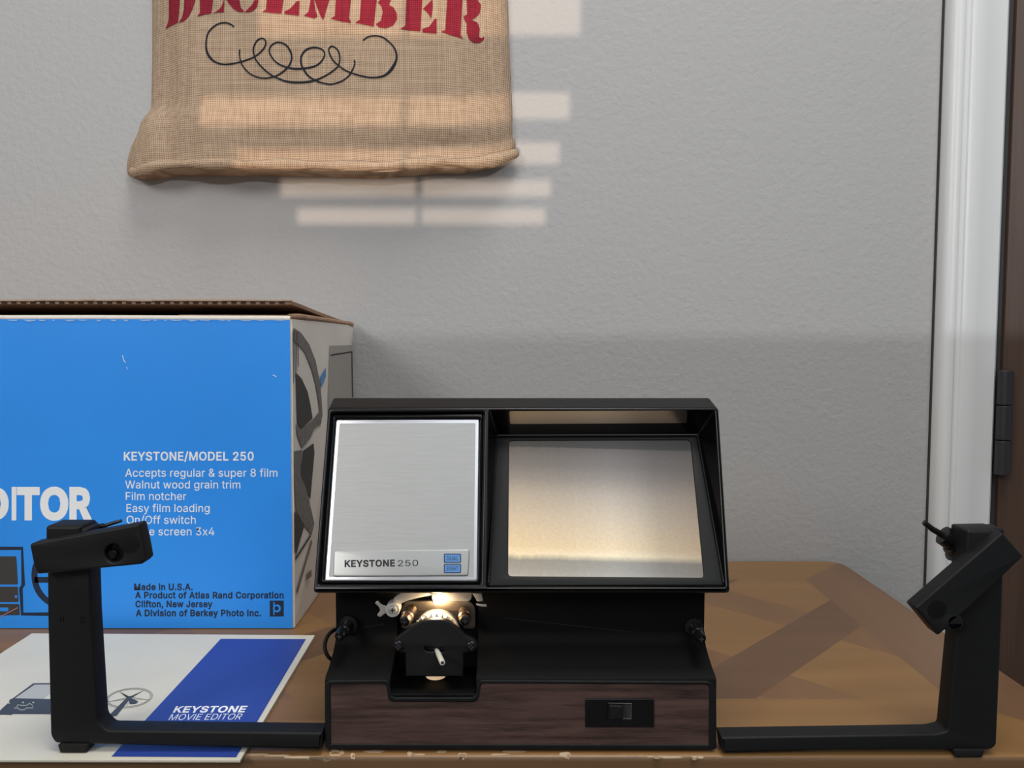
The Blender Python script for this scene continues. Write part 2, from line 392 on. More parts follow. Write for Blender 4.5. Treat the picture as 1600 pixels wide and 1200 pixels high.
def fatten(c, d):
    """move an outline outwards (ink is on its left) by d with mitred corners"""
    out = []
    n = len(c)
    for i in range(n):
        p, a, b = Vector(c[i]), Vector(c[i - 1]), Vector(c[(i + 1) % n])
        d1, d2 = (p - a), (b - p)
        if d1.length < 1e-6 or d2.length < 1e-6:
            continue
        d1.normalize(); d2.normalize()
        n1, n2 = Vector((d1.y, -d1.x)), Vector((d2.y, -d2.x))
        m = n1 + n2
        if m.length < 0.3: m = n1
        m.normalize()
        k = d / max(0.5, m.dot(n1))
        out.append(tuple(p + m * k))
    return out

def text_px(s, x0, base, cap, width=None, bold=0.0, slant=0.0, xs=1.0, squeeze=0.0, base2=None):
    """contours (x, y up) of a line of lettering in photograph pixels"""
    sy = cap / 509.0
    adv = 0
    raw = []
    for ch in s:
        a, cs = GLYPHS[ch]
        for c in cs:
            raw.append([(adv + q[0], q[1]) for q in fatten(c, bold)] if bold else [(adv + q[0], q[1]) for q in c])
        adv += a + bold * 1.2 + squeeze
    lo = min(q[0] for c in raw for q in c); hi = max(q[0] for c in raw for q in c)
    sx = (width / (hi - lo)) if width else sy * xs
    out = []
    for c in raw:
        o = []
        for q in c:
            x = x0 + (q[0] - lo) * sx + slant * q[1] * sy
            b = base if base2 is None else base + (base2 - base) * (x - x0) / max(1, (hi - lo) * sx)
            o.append((x, -b + q[1] * sy))
        out.append(o)
    return out

# ---------------------------------------------------------------- materials
def mat(name, col, rough=0.5, metal=0.0, spec=0.5, noise=None, bump=None, emit=None, coat=0.0):
    """noise = (scale, amount, stretch) varies the colour; bump = (scale, strength, distance)"""
    m = bpy.data.materials.new(name)
    m.use_nodes = True
    nt = m.node_tree
    b = nt.nodes['Principled BSDF']
    b.inputs['Base Color'].default_value = (*col, 1)
    b.inputs['Roughness'].default_value = rough
    b.inputs['Metallic'].default_value = metal
    b.inputs['Specular IOR Level'].default_value = spec
    b.inputs['Coat Weight'].default_value = coat
    b.inputs['Coat Roughness'].default_value = 0.08
    if noise or bump:
        tc = nt.nodes.new('ShaderNodeTexCoord')
    if noise:
        mp = nt.nodes.new('ShaderNodeMapping')
        mp.inputs['Scale'].default_value = noise[2] if len(noise) > 2 else (1, 1, 1)
        nz = nt.nodes.new('ShaderNodeTexNoise')
        nz.inputs['Scale'].default_value = noise[0]
        nz.inputs['Detail'].default_value = 5
        cr = nt.nodes.new('ShaderNodeValToRGB')
        cr.color_ramp.elements[0].position = 0.3; cr.color_ramp.elements[1].position = 0.7
        k = noise[1]
        cr.color_ramp.elements[0].color = (*[c * (1 - k) for c in col], 1)
        cr.color_ramp.elements[1].color = (*[min(1, c * (1 + k)) for c in col], 1)
        nt.links.new(tc.outputs['Object'], mp.inputs[0])
        nt.links.new(mp.outputs[0], nz.inputs['Vector'])
        nt.links.new(nz.outputs['Fac'], cr.inputs[0])
        nt.links.new(cr.outputs[0], b.inputs['Base Color'])
    if bump:
        n2 = nt.nodes.new('ShaderNodeTexNoise')
        n2.inputs['Scale'].default_value = bump[0]; n2.inputs['Detail'].default_value = 4
        bp = nt.nodes.new('ShaderNodeBump')
        bp.inputs['Strength'].default_value = bump[1]; bp.inputs['Distance'].default_value = bump[2]
        nt.links.new(tc.outputs['Object'], n2.inputs['Vector'])
        nt.links.new(n2.outputs['Fac'], bp.inputs['Height'])
        nt.links.new(bp.outputs[0], b.inputs['Normal'])
    if emit:
        b.inputs['Emission Color'].default_value = (*emit[0], 1)
        b.inputs['Emission Strength'].default_value = emit[1]
    return m

def ramp(nt, stops):
    cr = nt.nodes.new('ShaderNodeValToRGB')
    e = cr.color_ramp.elements
    e[0].position, e[0].color = stops[0][0], (*stops[0][1], 1)
    e[1].position, e[1].color = stops[-1][0], (*stops[-1][1], 1)
    for p, c in stops[1:-1]:
        x = e.new(p); x.color = (*c, 1)
    return cr

def wood(name, dark, mid, light, scale=(3, 40, 40), rough=0.4, coat=0.0, fine=1.0, nscale=1.0):
    m = bpy.data.materials.new(name); m.use_nodes = True
    nt = m.node_tree; b = nt.nodes['Principled BSDF']
    tc = nt.nodes.new('ShaderNodeTexCoord')
    mp = nt.nodes.new('ShaderNodeMapping'); mp.inputs['Scale'].default_value = scale
    n1 = nt.nodes.new('ShaderNodeTexNoise'); n1.inputs['Scale'].default_value = nscale; n1.inputs['Detail'].default_value = 6
    n1.inputs['Distortion'].default_value = 0.6
    mp2 = nt.nodes.new('ShaderNodeMapping'); mp2.inputs['Scale'].default_value = tuple(s * 9 * fine if s > 5 else s * 3 for s in scale)
    n2 = nt.nodes.new('ShaderNodeTexNoise'); n2.inputs['Scale'].default_value = nscale; n2.inputs['Detail'].default_value = 3
    mx = nt.nodes.new('ShaderNodeMath'); mx.operation = 'MULTIPLY_ADD'; mx.inputs[1].default_value = 0.35
    cr = ramp(nt, [(0.42, dark), (0.62, mid), (0.84, light)])
    L = nt.links.new
    L(tc.outputs['Object'], mp.inputs[0]); L(mp.outputs[0], n1.inputs['Vector'])
    L(tc.outputs['Object'], mp2.inputs[0]); L(mp2.outputs[0], n2.inputs['Vector'])
    L(n2.outputs['Fac'], mx.inputs[0]); L(n1.outputs['Fac'], mx.inputs[2]); L(mx.outputs[0], cr.inputs[0])
    L(cr.outputs[0], b.inputs['Base Color'])
    b.inputs['Roughness'].default_value = rough
    b.inputs['Coat Weight'].default_value = coat; b.inputs['Coat Roughness'].default_value = 0.12
    return m

def inlaid_wood(name, org):
    """veneered top: a crossed lattice of darker bands inside a border; org = world place of the object's origin"""
    m = bpy.data.materials.new(name); m.use_nodes = True
    nt = m.node_tree; b = nt.nodes['Principled BSDF']; L = nt.links.new
    def mth(op, a, b_=None, c=None):
        n = nt.nodes.new('ShaderNodeMath'); n.operation = op
        for i, x in enumerate((a, b_, c)):
            if x is None: continue
            if isinstance(x, (int, float)): n.inputs[i].default_value = x
            else: L(x, n.inputs[i])
        return n.outputs[0]
    tc = nt.nodes.new('ShaderNodeTexCoord'); sx = nt.nodes.new('ShaderNodeSeparateXYZ')
    L(tc.outputs['Object'], sx.inputs[0])
    X = mth('ADD', sx.outputs['X'], org[0]); Y = mth('ADD', sx.outputs['Y'], org[1])
    S, D = mth('ADD', X, Y), mth('SUBTRACT', Y, X)
    PER, WID = .1665, .0560
    def band(v, start):
        r = mth('FLOORED_MODULO', mth('SUBTRACT', v, start), PER)
        return mth('LESS_THAN', r, WID)
    bs, bd = band(S, .7555), band(D, .2960)
    def grain(sc):
        mp = nt.nodes.new('ShaderNodeMapping'); mp.inputs['Scale'].default_value = sc
        n = nt.nodes.new('ShaderNodeTexNoise'); n.inputs['Scale'].default_value = 1; n.inputs['Detail'].default_value = 5; n.inputs['Distortion'].default_value = .4
        L(tc.outputs['Object'], mp.inputs[0]); L(mp.outputs[0], n.inputs['Vector'])
        return n.outputs['Fac']
    gx, gy = grain((4, 45, 45)), grain((45, 4, 45))
    def tone(g, dark, light):
        r = ramp(nt, [(.30, dark), (.70, light)]); L(g, r.inputs[0]); return r.outputs[0]
    def mix(f, a, c):
        n = nt.nodes.new('ShaderNodeMixRGB'); L(f, n.inputs[0]); L(a, n.inputs[1]); L(c, n.inputs[2]); return n.outputs[0]
    panel = tone(gx, WOOD_PANEL[0], WOOD_PANEL[1])
    bandS = tone(gy, WOOD_BAND2[0], WOOD_BAND2[1])
    bandD = tone(gx, WOOD_BAND[0], WOOD_BAND[1])
    side = tone(gy, WOOD_SIDE[0], WOOD_SIDE[1])
    rail = tone(gx, WOOD_PANEL[0], WOOD_PANEL[1])
    c = mix(bs, panel, bandS); c = mix(bd, c, bandD)
    yo = mth('MAXIMUM', mth('SUBTRACT', Y, .662), mth('SUBTRACT', .439, Y))
    xo = mth('MAXIMUM', mth('SUBTRACT', X, .2573), mth('SUBTRACT', -.895, X))
    isr = mth('GREATER_THAN', yo, 0); iss = mth('MULTIPLY', mth('GREATER_THAN', xo, 0), mth('GREATER_THAN', xo, yo))
    c = mix(isr, c, rail); c = mix(iss, c, side)
    L(c, b.inputs['Base Color'])
    b.inputs['Roughness'].default_value = .40
    return m

WOOD_PANEL = ((.205, .106, .036), (.275, .146, .053))
WOOD_BAND = ((.128, .066, .032), (.156, .082, .041))
WOOD_BAND2 = ((.18, .093, .041), (.215, .112, .051))
WOOD_SIDE = ((.155, .081, .040), (.188, .100, .049))

def burlap(name, dark, light, bumpd=0.0006):
    """plain weave: threads in x and z, seen in colour and relief"""
    m = bpy.data.materials.new(name); m.use_nodes = True
    nt = m.node_tree; b = nt.nodes['Principled BSDF']; L = nt.links.new
    tc = nt.nodes.new('ShaderNodeTexCoord')
    nz = nt.nodes.new('ShaderNodeTexNoise'); nz.inputs['Scale'].default_value = 26; nz.inputs['Detail'].default_value = 2
    ad = nt.nodes.new('ShaderNodeMixRGB'); ad.blend_type = 'LINEAR_LIGHT'; ad.inputs[0].default_value = 0.0022
    L(tc.outputs['Object'], nz.inputs['Vector']); L(tc.outputs['Object'], ad.inputs[1]); L(nz.outputs['Color'], ad.inputs[2])
    ws = []
    for ax in ('X', 'Z'):
        w = nt.nodes.new('ShaderNodeTexWave'); w.wave_type = 'BANDS'; w.bands_direction = ax
        w.inputs['Scale'].default_value = 175 if ax == 'X' else 165
        w.inputs['Distortion'].default_value = 0.7; w.inputs['Detail'].default_value = 1; w.inputs['Detail Scale'].default_value = 0.6
        L(ad.outputs[0], w.inputs['Vector']); ws.append(w)
    mul = nt.nodes.new('ShaderNodeMath'); mul.operation = 'ADD'
    L(ws[0].outputs['Fac'], mul.inputs[0]); L(ws[1].outputs['Fac'], mul.inputs[1])
    # slubs: streaks of lighter and darker yarn in both directions
    st = []
    for sc in ((420, 420, 9), (9, 420, 420)):
        mp = nt.nodes.new('ShaderNodeMapping'); mp.inputs['Scale'].default_value = sc
        n = nt.nodes.new('ShaderNodeTexNoise'); n.inputs['Scale'].default_value = 1.0; n.inputs['Detail'].default_value = 2
        L(tc.outputs['Object'], mp.inputs[0]); L(mp.outputs[0], n.inputs['Vector']); st.append(n)
    a2 = nt.nodes.new('ShaderNodeMath'); a2.operation = 'ADD'
    L(st[0].outputs['Fac'], a2.inputs[0]); L(st[1].outputs['Fac'], a2.inputs[1])
    a3 = nt.nodes.new('ShaderNodeMath'); a3.operation = 'MULTIPLY_ADD'; a3.inputs[1].default_value = 0.27
    L(mul.outputs[0], a3.inputs[0]); 
    a4 = nt.nodes.new('ShaderNodeMath'); a4.operation = 'MULTIPLY'; a4.inputs[1].default_value = 0.36
    L(a2.outputs[0], a4.inputs[0]); L(a4.outputs[0], a3.inputs[2])
    cr = ramp(nt, [(0.30, dark), (0.95, light)])
    L(a3.outputs[0], cr.inputs[0]); L(cr.outputs[0], b.inputs['Base Color'])
    bp = nt.nodes.new('ShaderNodeBump'); bp.inputs['Strength'].default_value = 0.55; bp.inputs['Distance'].default_value = bumpd
    L(a3.outputs[0], bp.inputs['Height']); L(bp.outputs[0], b.inputs['Normal'])
    b.inputs['Roughness'].default_value = 0.95; b.inputs['Specular IOR Level'].default_value = 0.1
    return m

M = {}
M['wall'] = mat('wall_paint', (0.388, 0.386, 0.386), 0.55, spec=0.35, bump=(200, 0.45, 0.0016))
M['trim'] = mat('trim_paint', (0.67, 0.68, 0.68), 0.35, bump=(60, 0.12, 0.001))
M['floor'] = mat('floor_carpet', (0.18, 0.16, 0.14), 0.95)
M['door'] = wood('door_wood', (0.045, 0.025, 0.016), (0.065, 0.037, 0.025), (0.09, 0.053, 0.036), scale=(30, 30, 2.5), rough=0.5)
M['dark'] = mat('shadow_gap', (0.03, 0.03, 0.032), 0.7)
M['hinge'] = mat('dark_hinge_steel', (0.035, 0.035, 0.04), 0.4, metal=0.4)
M['table'] = inlaid_wood('inlaid_table_veneer', (-0.3, 0.54))
M['chip'] = mat('chipped_varnish', (0.50, 0.37, 0.24), 0.6)
M['black'] = mat('black_plastic', (0.0065, 0.007, 0.008), 0.55, spec=0.28, bump=(900, 0.25, 0.0003))
M['black_smooth'] = mat('smooth_black_plastic', (0.005, 0.005, 0.006), 0.28, spec=0.35)
M['black_darkened'] = mat('shade_darkened_black', (0.0022, 0.0022, 0.0024), 0.60, spec=0.12, bump=(900, 0.25, 0.0003))  # darker copy of the black plastic; shade under the head put into its colour
M['lens'] = mat('self_lit_lens', (0.5, 0.42, 0.32), 0.25, emit=((1.0, 0.70, 0.42), 0.55))  # emission stands in for lamp light falling on the lens
M['table_edge'] = mat('darker_table_edge', (0.150, 0.083, 0.036), 0.45, noise=(1.0, 0.18, (4, 60, 160)))  # darker brown for the tabletop's edge faces
M['black_gloss'] = mat('glossy_black_plastic', (0.002, 0.002, 0.0023), 0.14, spec=0.25)
M['bezel'] = mat('dark_grey_screen_surround', (0.0045, 0.0048, 0.005), 0.40, spec=0.24)
M['rubber'] = mat('black_rubber', (0.012, 0.012, 0.012), 0.75, spec=0.25)
M['walnut'] = wood('walnut_grain_vinyl', (0.014, 0.008, 0.007), (0.058, 0.032, 0.027), (0.105, 0.060, 0.052), scale=(16, 230, 230), rough=0.45)
M['alu'] = mat('brushed_aluminium', (0.435, 0.445, 0.445), 0.42, metal=0.25, noise=(1.0, 0.07, (60, 3000, 3000)))
M['alu_edge'] = mat('polished_aluminium_edge', (0.62, 0.63, 0.68), 0.30, metal=0.6)
M['alu_badge'] = mat('satin_aluminium_badge', (0.45, 0.46, 0.46), 0.34, metal=0.4)
M['steel'] = mat('bright_steel', (0.62, 0.60, 0.57), 0.30, metal=0.6)
M['brass'] = mat('warm_gate_metal', (0.26, 0.225, 0.18), 0.38, metal=1.0)
M['copper'] = mat('copper_guide_metal', (0.40, 0.31, 0.25), 0.3, metal=1.0)
M['ink'] = mat('black_ink', (0.010, 0.010, 0.012), 0.6)
M['tagblue'] = mat('blue_tag_paint', (0.10, 0.28, 0.62), 0.5)
M['taginkblue'] = mat('dark_blue_tag_ink', (0.012, 0.03, 0.10), 0.5)
M['boxblue'] = mat('blue_print', (0.030, 0.31, 0.97), 0.42, spec=0.4, noise=(9, 0.05))
M['boxwhite'] = mat('off_white_carton', (0.76, 0.72, 0.66), 0.6, noise=(14, 0.05))
M['card'] = mat('brown_corrugated_card', (0.33, 0.20, 0.125), 0.85, noise=(60, 0.15, (0.4, 2, 2)))
M['white_ink'] = mat('white_print', (0.93, 0.95, 0.97), 0.5)
M['navy_ink'] = mat('navy_print', (0.010, 0.020, 0.05), 0.55)
M['grey_ink'] = mat('grey_halftone_print', (0.17, 0.16, 0.15), 0.6, noise=(300, 0.2))
M['dgrey_ink'] = mat('dark_halftone_print', (0.045, 0.043, 0.042), 0.6)
M['mgrey_ink'] = mat('mid_grey_print', (0.37, 0.355, 0.33), 0.6)
M['paper'] = mat('cream_paper', (0.69, 0.66, 0.555), 0.5, noise=(30, 0.03))
M['royal'] = mat('royal_blue_print', (0.028, 0.062, 0.33), 0.45)
M['paper_grey'] = mat('light_grey_print', (0.48, 0.49, 0.47), 0.5)
M['paper_slate'] = mat('slate_print', (0.055, 0.062, 0.072), 0.5)
M['burlap'] = burlap('burlap_weave', (0.20, 0.125, 0.080), (0.55, 0.42, 0.30))
M['red_burlap'] = burlap('red_stencilled_burlap', (0.12, 0.009, 0.017), (0.31, 0.028, 0.046))
M['black_burlap'] = burlap('black_stencilled_burlap', (0.008, 0.010, 0.014), (0.030, 0.034, 0.042))
M['slat'] = mat('blind_slat', (0.7, 0.68, 0.64), 0.6)
M['bulb'] = mat('glowing_bulb', (1, 0.9, 0.7), 0.4, emit=((1.0, 0.72, 0.38), 60))
M['pink_ink'] = mat('scratched_print', (0.42, 0.22, 0.24), 0.6)

# ================================================================ the room
def struct(name, bm, m, parent=None, bevel=0.0):
    o = from_bm(name, bm, m, parent, bevel=bevel)
    if parent is None: o['kind'] = 'structure'
    return o

FLOOR_Z = -0.76
bm = bmesh.new(); add_box(bm, -1.7, 1.7, WALL_Y, WALL_Y + 0.1, FLOOR_Z, 1.9); struct('wall_back', bm, M['wall'])
bm = bmesh.new(); add_box(bm, -1.7, 1.7, -1.26, WALL_Y + 0.1, FLOOR_Z - 0.05, FLOOR_Z); struct('floor', bm, M['floor'])

# the wall behind the camera, with one window under a blind and an added one whose sill cuts the shadow line
WY0, WY1 = -1.26, -1.20
W1 = (-1.05, -0.15, -0.72, 0.0)       # x0 x1 z0 z1
W2 = (0.02, 1.10, 0.5417, 1.45)
bm = bmesh.new()
add_box(bm, -1.7, W1[0], WY0, WY1, FLOOR_Z, 1.9)
add_box(bm, W1[0], W1[1], WY0, WY1, FLOOR_Z, W1[2])
add_box(bm, W1[0], W1[1], WY0, WY1, W1[3], 1.9)
add_box(bm, W1[1], W2[0], WY0, WY1, FLOOR_Z, 1.9)
add_box(bm, W2[0], W2[1], WY0, WY1, FLOOR_Z, W2[2])
add_box(bm, W2[0], W2[1], WY0, WY1, W2[3], 1.9)
add_box(bm, W2[1], 1.7, WY0, WY1, FLOOR_Z, 1.9)
struct('wall_front', bm, M['wall'])

def window_frame(name, w):
    bm = bmesh.new()
    for (a, b, c, d) in ((w[0], w[1], w[2] - 0.02, w[2]), (w[0], w[1], w[3], w[3] + 0.03),
                         (w[0] - 0.03, w[0], w[2] - 0.02, w[3] + 0.03), (w[1], w[1] + 0.03, w[2] - 0.02, w[3] + 0.03)):
        add_box(bm, a, b, WY1, WY1 + 0.015, c, d)
    return struct(name, bm, M['trim'])

win1 = window_frame('window_1', W1)
window_frame('added_window', W2)

# sun streaks on the back wall (x0, x1, z0, z1), followed back along the sun to the blind
def back(px, v):
    p = P(px, v, WALL_Y)
    t = (p.y - (WY1 - 0.03)) / SUN_DIR.y
    return p - SUN_DIR * t
gaps = []
for (xa, xb, va, vb) in ((430, 905, -10, 55), (345, 888, 146, 186), (400, 872, 224, 256), (436, 858, 283, 307), (462, 850, 327, 350)):
    a, b = back(xa, va), back(xb, vb)
    gaps.append((a.x, b.x, b.z, a.z))
gx0 = min(g[0] for g in gaps); gx1 = max(g[1] for g in gaps)
cordx = back(652, 300).x
zs = sorted([(g[2], g[3]) for g in gaps])
edges = [W1[2]] + [e for z in zs for e in z] + [W1[3]]
bm = bmesh.new()
for lo, hi in zip(edges[0::2], edges[1::2]):
    n = max(1, round((hi - lo) / 0.05))
    for k in range(n):
        z0 = lo + (hi - lo) * k / n; z1 = lo + (hi - lo) * (k + 1) / n
        z0 -= .007 if k else 0
        add_hull8(bm, [(W1[0], WY1 - 0.034, z0), (W1[1], WY1 - 0.034, z0), (W1[1], WY1 - 0.032, z0), (W1[0], WY1 - 0.032, z0),
                       (W1[0], WY1 - 0.030, z1), (W1[1], WY1 - 0.030, z1), (W1[1], WY1 - 0.028, z1), (W1[0], WY1 - 0.028, z1)])
# blocks added at the slit ends to shape each streak, and the ladder tape
for g0, g1, glo, ghi in gaps:
    add_box(bm, W1[0], g0, WY1 - 0.036, WY1 - 0.035, glo - .004, ghi + .004)
    add_box(bm, g1, W1[1], WY1 - 0.036, WY1 - 0.035, glo - .004, ghi + .004)
add_box(bm, cordx - 0.0025, cordx + 0.0025, WY1 - 0.037, WY1 - 0.036, W1[2], W1[3])
struct('blind', bm, M['slat'], win1)

# door casing, door and hinge
prof = [(.395, 0), (.395, .011), (.398, .0155), (.402, .0172), (.4055, .0165), (.4075, .0125), (.4125, .0125), (.4135, .0142),
        (.4165, .0150), (.4290, .0128), (.4370, .0098), (.4480, .0092), (.4505, .0070), (.4505, 0)]
bm = bmesh.new()
add_loft(bm, [[(x, WALL_Y - d, z) for x, d in prof] for z in (FLOOR_Z, 1.7)])
struct('trim_1', bm, M['trim'])
bm = bmesh.new(); add_box(bm, .3935, .3951, WALL_Y - 0.002, WALL_Y - 0.0001, FLOOR_Z, 1.7); struct('casing_gap_shade', bm, M['dark'])  # thin dark strip painted in for the shade beside the casing
bm = bmesh.new(); add_box(bm, .4505, .4605, WALL_Y - 0.0025, WALL_Y, FLOOR_Z, 1.7); struct('door_gap_shade', bm, M['dark'])  # dark strip stands in for the shaded gap at the door
bm = bmesh.new(); add_box(bm, .4575, 1.30, WALL_Y - 0.007, WALL_Y - 0.0005, FLOOR_Z + 0.01, 1.65)
door = struct('door_1', bm, M['door'], bevel=0.0015)
bm = bmesh.new()
hz0, hz1 = P(1553, 742, WALL_Y - .012).z, P(1553, 578, WALL_Y - .012).z
for k in range(3):
    a = hz0 + (hz1 - hz0) * k / 3 + .0004; b = hz0 + (hz1 - hz0) * (k + 1) / 3 - .0004
    add_cyl(bm, (.4565, WALL_Y - .0125, a), (.4565, WALL_Y - .0125, b), .0066, 20, .0006)
add_box(bm, .4565, .4600, WALL_Y - .0110, WALL_Y - .0068, hz0, hz1)
struct('hinge', bm, M['hinge'], door)

# ================================================================ table
TX0, TX1, TY0, TY1, TH = -0.95, 0.3125, 0.3768, 0.7195, 0.028
table = thing('wooden_table', (-0.3, 0.54, FLOOR_Z), 'honey brown wooden table against the grey wall carrying the film editor', 'table')
bm = bmesh.new()
outline = []
RC = 0.018
for cx, cy, a0 in ((TX1 - RC, TY0 + RC, -90), (TX1 - RC, TY1 - RC, 0), (TX0 + RC, TY1 - RC, 90), (TX0 + RC, TY0 + RC, 180)):
    for k in range(9):
        a = math.radians(a0 + 90 * k / 8)
        outline.append((cx + RC * math.cos(a), cy + RC * math.sin(a)))
cxm, cym = (TX0 + TX1) / 2, (TY0 + TY1) / 2
def inset(pts, d):
    out = []
    for x, y in pts:
        ix = min(max(x, TX0 + RC), TX1 - RC); iy = min(max(y, TY0 + RC), TY1 - RC)
        v = Vector((x - ix, y - iy))
        v = v * ((RC - d) / RC)
        out.append((ix + v.x, iy + v.y))
    return out
rings = []
for d, z in ((.0030, 0), (.0020, -.0002), (.0009, -.0008), (.0002, -.0018), (0, -.003), (0, -TH + .003), (.003, -TH)):
    rings.append([(x, y, z) for x, y in inset(outline, d)])
add_loft(bm, rings)
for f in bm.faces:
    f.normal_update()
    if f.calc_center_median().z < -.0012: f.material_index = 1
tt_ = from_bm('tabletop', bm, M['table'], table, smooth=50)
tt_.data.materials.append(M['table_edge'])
bm = bmesh.new()
add_box(bm, TX0 + .06, TX1 - .05, TY0 + .04, TY0 + .06, -.11, -TH); add_box(bm, TX0 + .06, TX1 - .05, TY1 - .06, TY1 - .04, -.11, -TH)
add_box(bm, TX0 + .06, TX0 + .08, TY0 + .06, TY1 - .06, -.11, -TH); add_box(bm, TX1 - .07, TX1 - .05, TY0 + .06, TY1 - .06, -.11, -TH)
from_bm('apron', bm, M['table'], table)
for x in (TX0 + .07, TX1 - .06):
    for y in (TY0 + .05, TY1 - .05):
        box('leg', x - .02, x + .02, y - .02, y + .02, FLOOR_Z, -.029, M['table'], table, bevel=.003)
# worn varnish along the front edge
chips = [(400, 1178, 24, 1.0), (432, 1179, 20, .8), (470, 1180, 26, .6), (498, 1181, 18, .7), (524, 1176, 9, 4.5), (534, 1175, 5, 3), (551, 1179, 4, 2.2),
         (585, 1174, 17, 2.4), (640, 1177, 4, 3.0), (655, 1178, 12, .7), (690, 1174, 9, 2.2), (722, 1179, 8, 3.2), (724, 1185, 2, 1), (780, 1178, 16, .6),
         (803, 1174, 24, 1.2), (884, 1178, 9, 3.0), (1026, 1182, 7, 3.0), (1085, 1183, 5, 3.2), (1090, 1180, 10, .8), (1040, 1180, 30, .5)]
rr = random.Random(3)
pz = PZ(0.00012)
for (u, v, ru, rv) in chips:
    n = 12
    ph = [rr.uniform(.7, 1.15) for _ in range(n)]
    top = []; low = []
    for k in range(n):
        a = 2 * math.pi * k / n
        p = pz.hit(u + ru * ph[k] * math.cos(a), v + rv * ph[k] * math.sin(a))
        # the top edge falls away towards the front: lay the chip on it
        f = TY0 + .0030 - p.y
        dz = 0.0
        if f > 0:
            pts_ = [(0, 0), (.0010, .0002), (.0021, .0008), (.0028, .0018), (.0030, .003)]
            for (f0, g0), (f1, g1) in zip(pts_[:-1], pts_[1:]):
                if f0 <= f <= f1: dz = g0 + (g1 - g0) * (f - f0) / (f1 - f0)
        top.append((p.x, p.y, .00018 - dz)); low.append((p.x, p.y, -.0004 - dz))
    bm = bmesh.new()
    add_loft(bm, [low, top])
    from_bm('varnish_chip', bm, M['chip'], table)

# ================================================================ instruction booklet
b1, b2 = PZ(0).hit(492, 996), PZ(0).hit(375, 1193)
bl = PZ(0).hit(50, 993)
BK0, BK1 = 0.0003, 0.0017
booklet = thing('instruction_booklet', (-.24, .46, 0), 'cream and royal blue instruction booklet lying flat under the left reel arm', 'booklet')
xl_near = bl.x + .004
bm = bmesh.new()
cor = [(xl_near, b2.y + .0005), (b2.x, b2.y), (b1.x, b1.y), (bl.x, bl.y)]
for k in range(2):
    z0 = BK0 + (BK1 - BK0) * k / 2; z1 = BK0 + (BK1 - BK0) * (k + 1) / 2 - .0001
    d = .0004 * (1 - k)
    add_hull8(bm, [(x, y + (d if i < 2 else 0), z0) for i, (x, y) in enumerate(cor)] + [(x, y + (d if i < 2 else 0), z1) for i, (x, y) in enumerate(cor)])
from_bm('cover', bm, M['paper'], booklet)
bp = PZ(BK1 + .00002)
def print_on(name, cs, plane, m, parent, yup=False, h=.00006):
    return slab(name, cs, plane, h, m, parent, front=h, smooth=0, yup=yup)
print_on('blue_band', [[(345, 998), (478, 998.5), (369, 1183), (174, 1182)]], bp, M['royal'], booklet)
bp2 = PZ(BK1 + .00009)
kt = text_px('KEYSTONE', 270, 1113, 9.2, width=112, bold=26, slant=.55, base2=1112.5)
kt += text_px('MOVIE EDITOR', 263, 1125, 9.2, width=112, bold=-6, slant=.6, base2=1124)
print_on('lettering', kt, bp2, M['white_ink'], booklet, yup=True)
# pictures of the editor and of a reel on its arm
print_on('editor_picture', [[(-8, 1119), (2, 1108), (14, 1097), (15, 1093), (20, 1091), (75, 1092), (140, 1093), (147, 1116), (20, 1115.5), (18, 1117), (2, 1116.5)]], bp, M['paper_slate'], booklet)
print_on('screen_picture', [[(52, 1067.5), (100, 1067), (98, 1069), (54, 1069.5), (23, 1091), (20, 1091)]], bp2, M['paper_slate'], booklet)
print_on('screen_picture', [[(54, 1069.5), (98, 1069), (66, 1092), (23, 1091)]], bp, M['paper_grey'], booklet)
print_on('panel_picture', [stroke([(22, 1106), (28, 1106), (31, 1109), (38, 1109), (41, 1106), (52, 1106), (50, 1101), (46, 1099), (42, 1102), (33, 1102), (28, 1101), (26, 1104)], .9),
                           circle(36, 1097.5, 1.6, 1.1, 10), circle(52, 1097.5, 1.6, 1.1, 10), circle(14, 1098.5, 1.6, 1.1, 10)], bp2, M['paper_grey'], booklet)
ro = [circle(202, 1090.5, 36.5, 16, 48), circle(202, 1090.5, 34.6, 14.7, 48)]
def shear(c, k=-.35, cy=1090.5): return [(x + k * (y - cy), y + .10 * (200 - x) * .45) for x, y in c]
print_on('reel_picture', [shear(c) for c in ro], bp, M['mgrey_ink'], booklet)
ri = [circle(202, 1090.5, 33.4, 13.9, 48), circle(202, 1090.5, 32.6, 13.4, 48)]
print_on('reel_picture', [shear(c) for c in ri], bp, M['grey_ink'], booklet)
sp = []
for k in range(5):
    a = 2 * math.pi * k / 5 + .3
    sp.append(shear(stroke([(202 + 5 * math.cos(a - .5), 1090.5 + 2.2 * math.sin(a - .5)), (202 + 32.8 * math.cos(a), 1090.5 + 13.6 * math.sin(a)), (202 + 5 * math.cos(a + .5), 1090.5 + 2.2 * math.sin(a + .5))], .7)))
print_on('reel_picture', sp, bp2, M['mgrey_ink'], booklet)
print_on('arm_picture', [[(166, 1122), (200, 1088), (208, 1087), (209, 1089), (204, 1090), (216, 1096), (213, 1099), (203, 1100), (201, 1094), (182, 1118), (170, 1119)]],
         PZ(BK1 + .0002), M['paper_slate'], booklet)

join([o for o in booklet.children if o.name.split('.')[0] in ('editor_picture', 'screen_picture', 'panel_picture', 'reel_picture', 'arm_picture')], 'cover_picture')

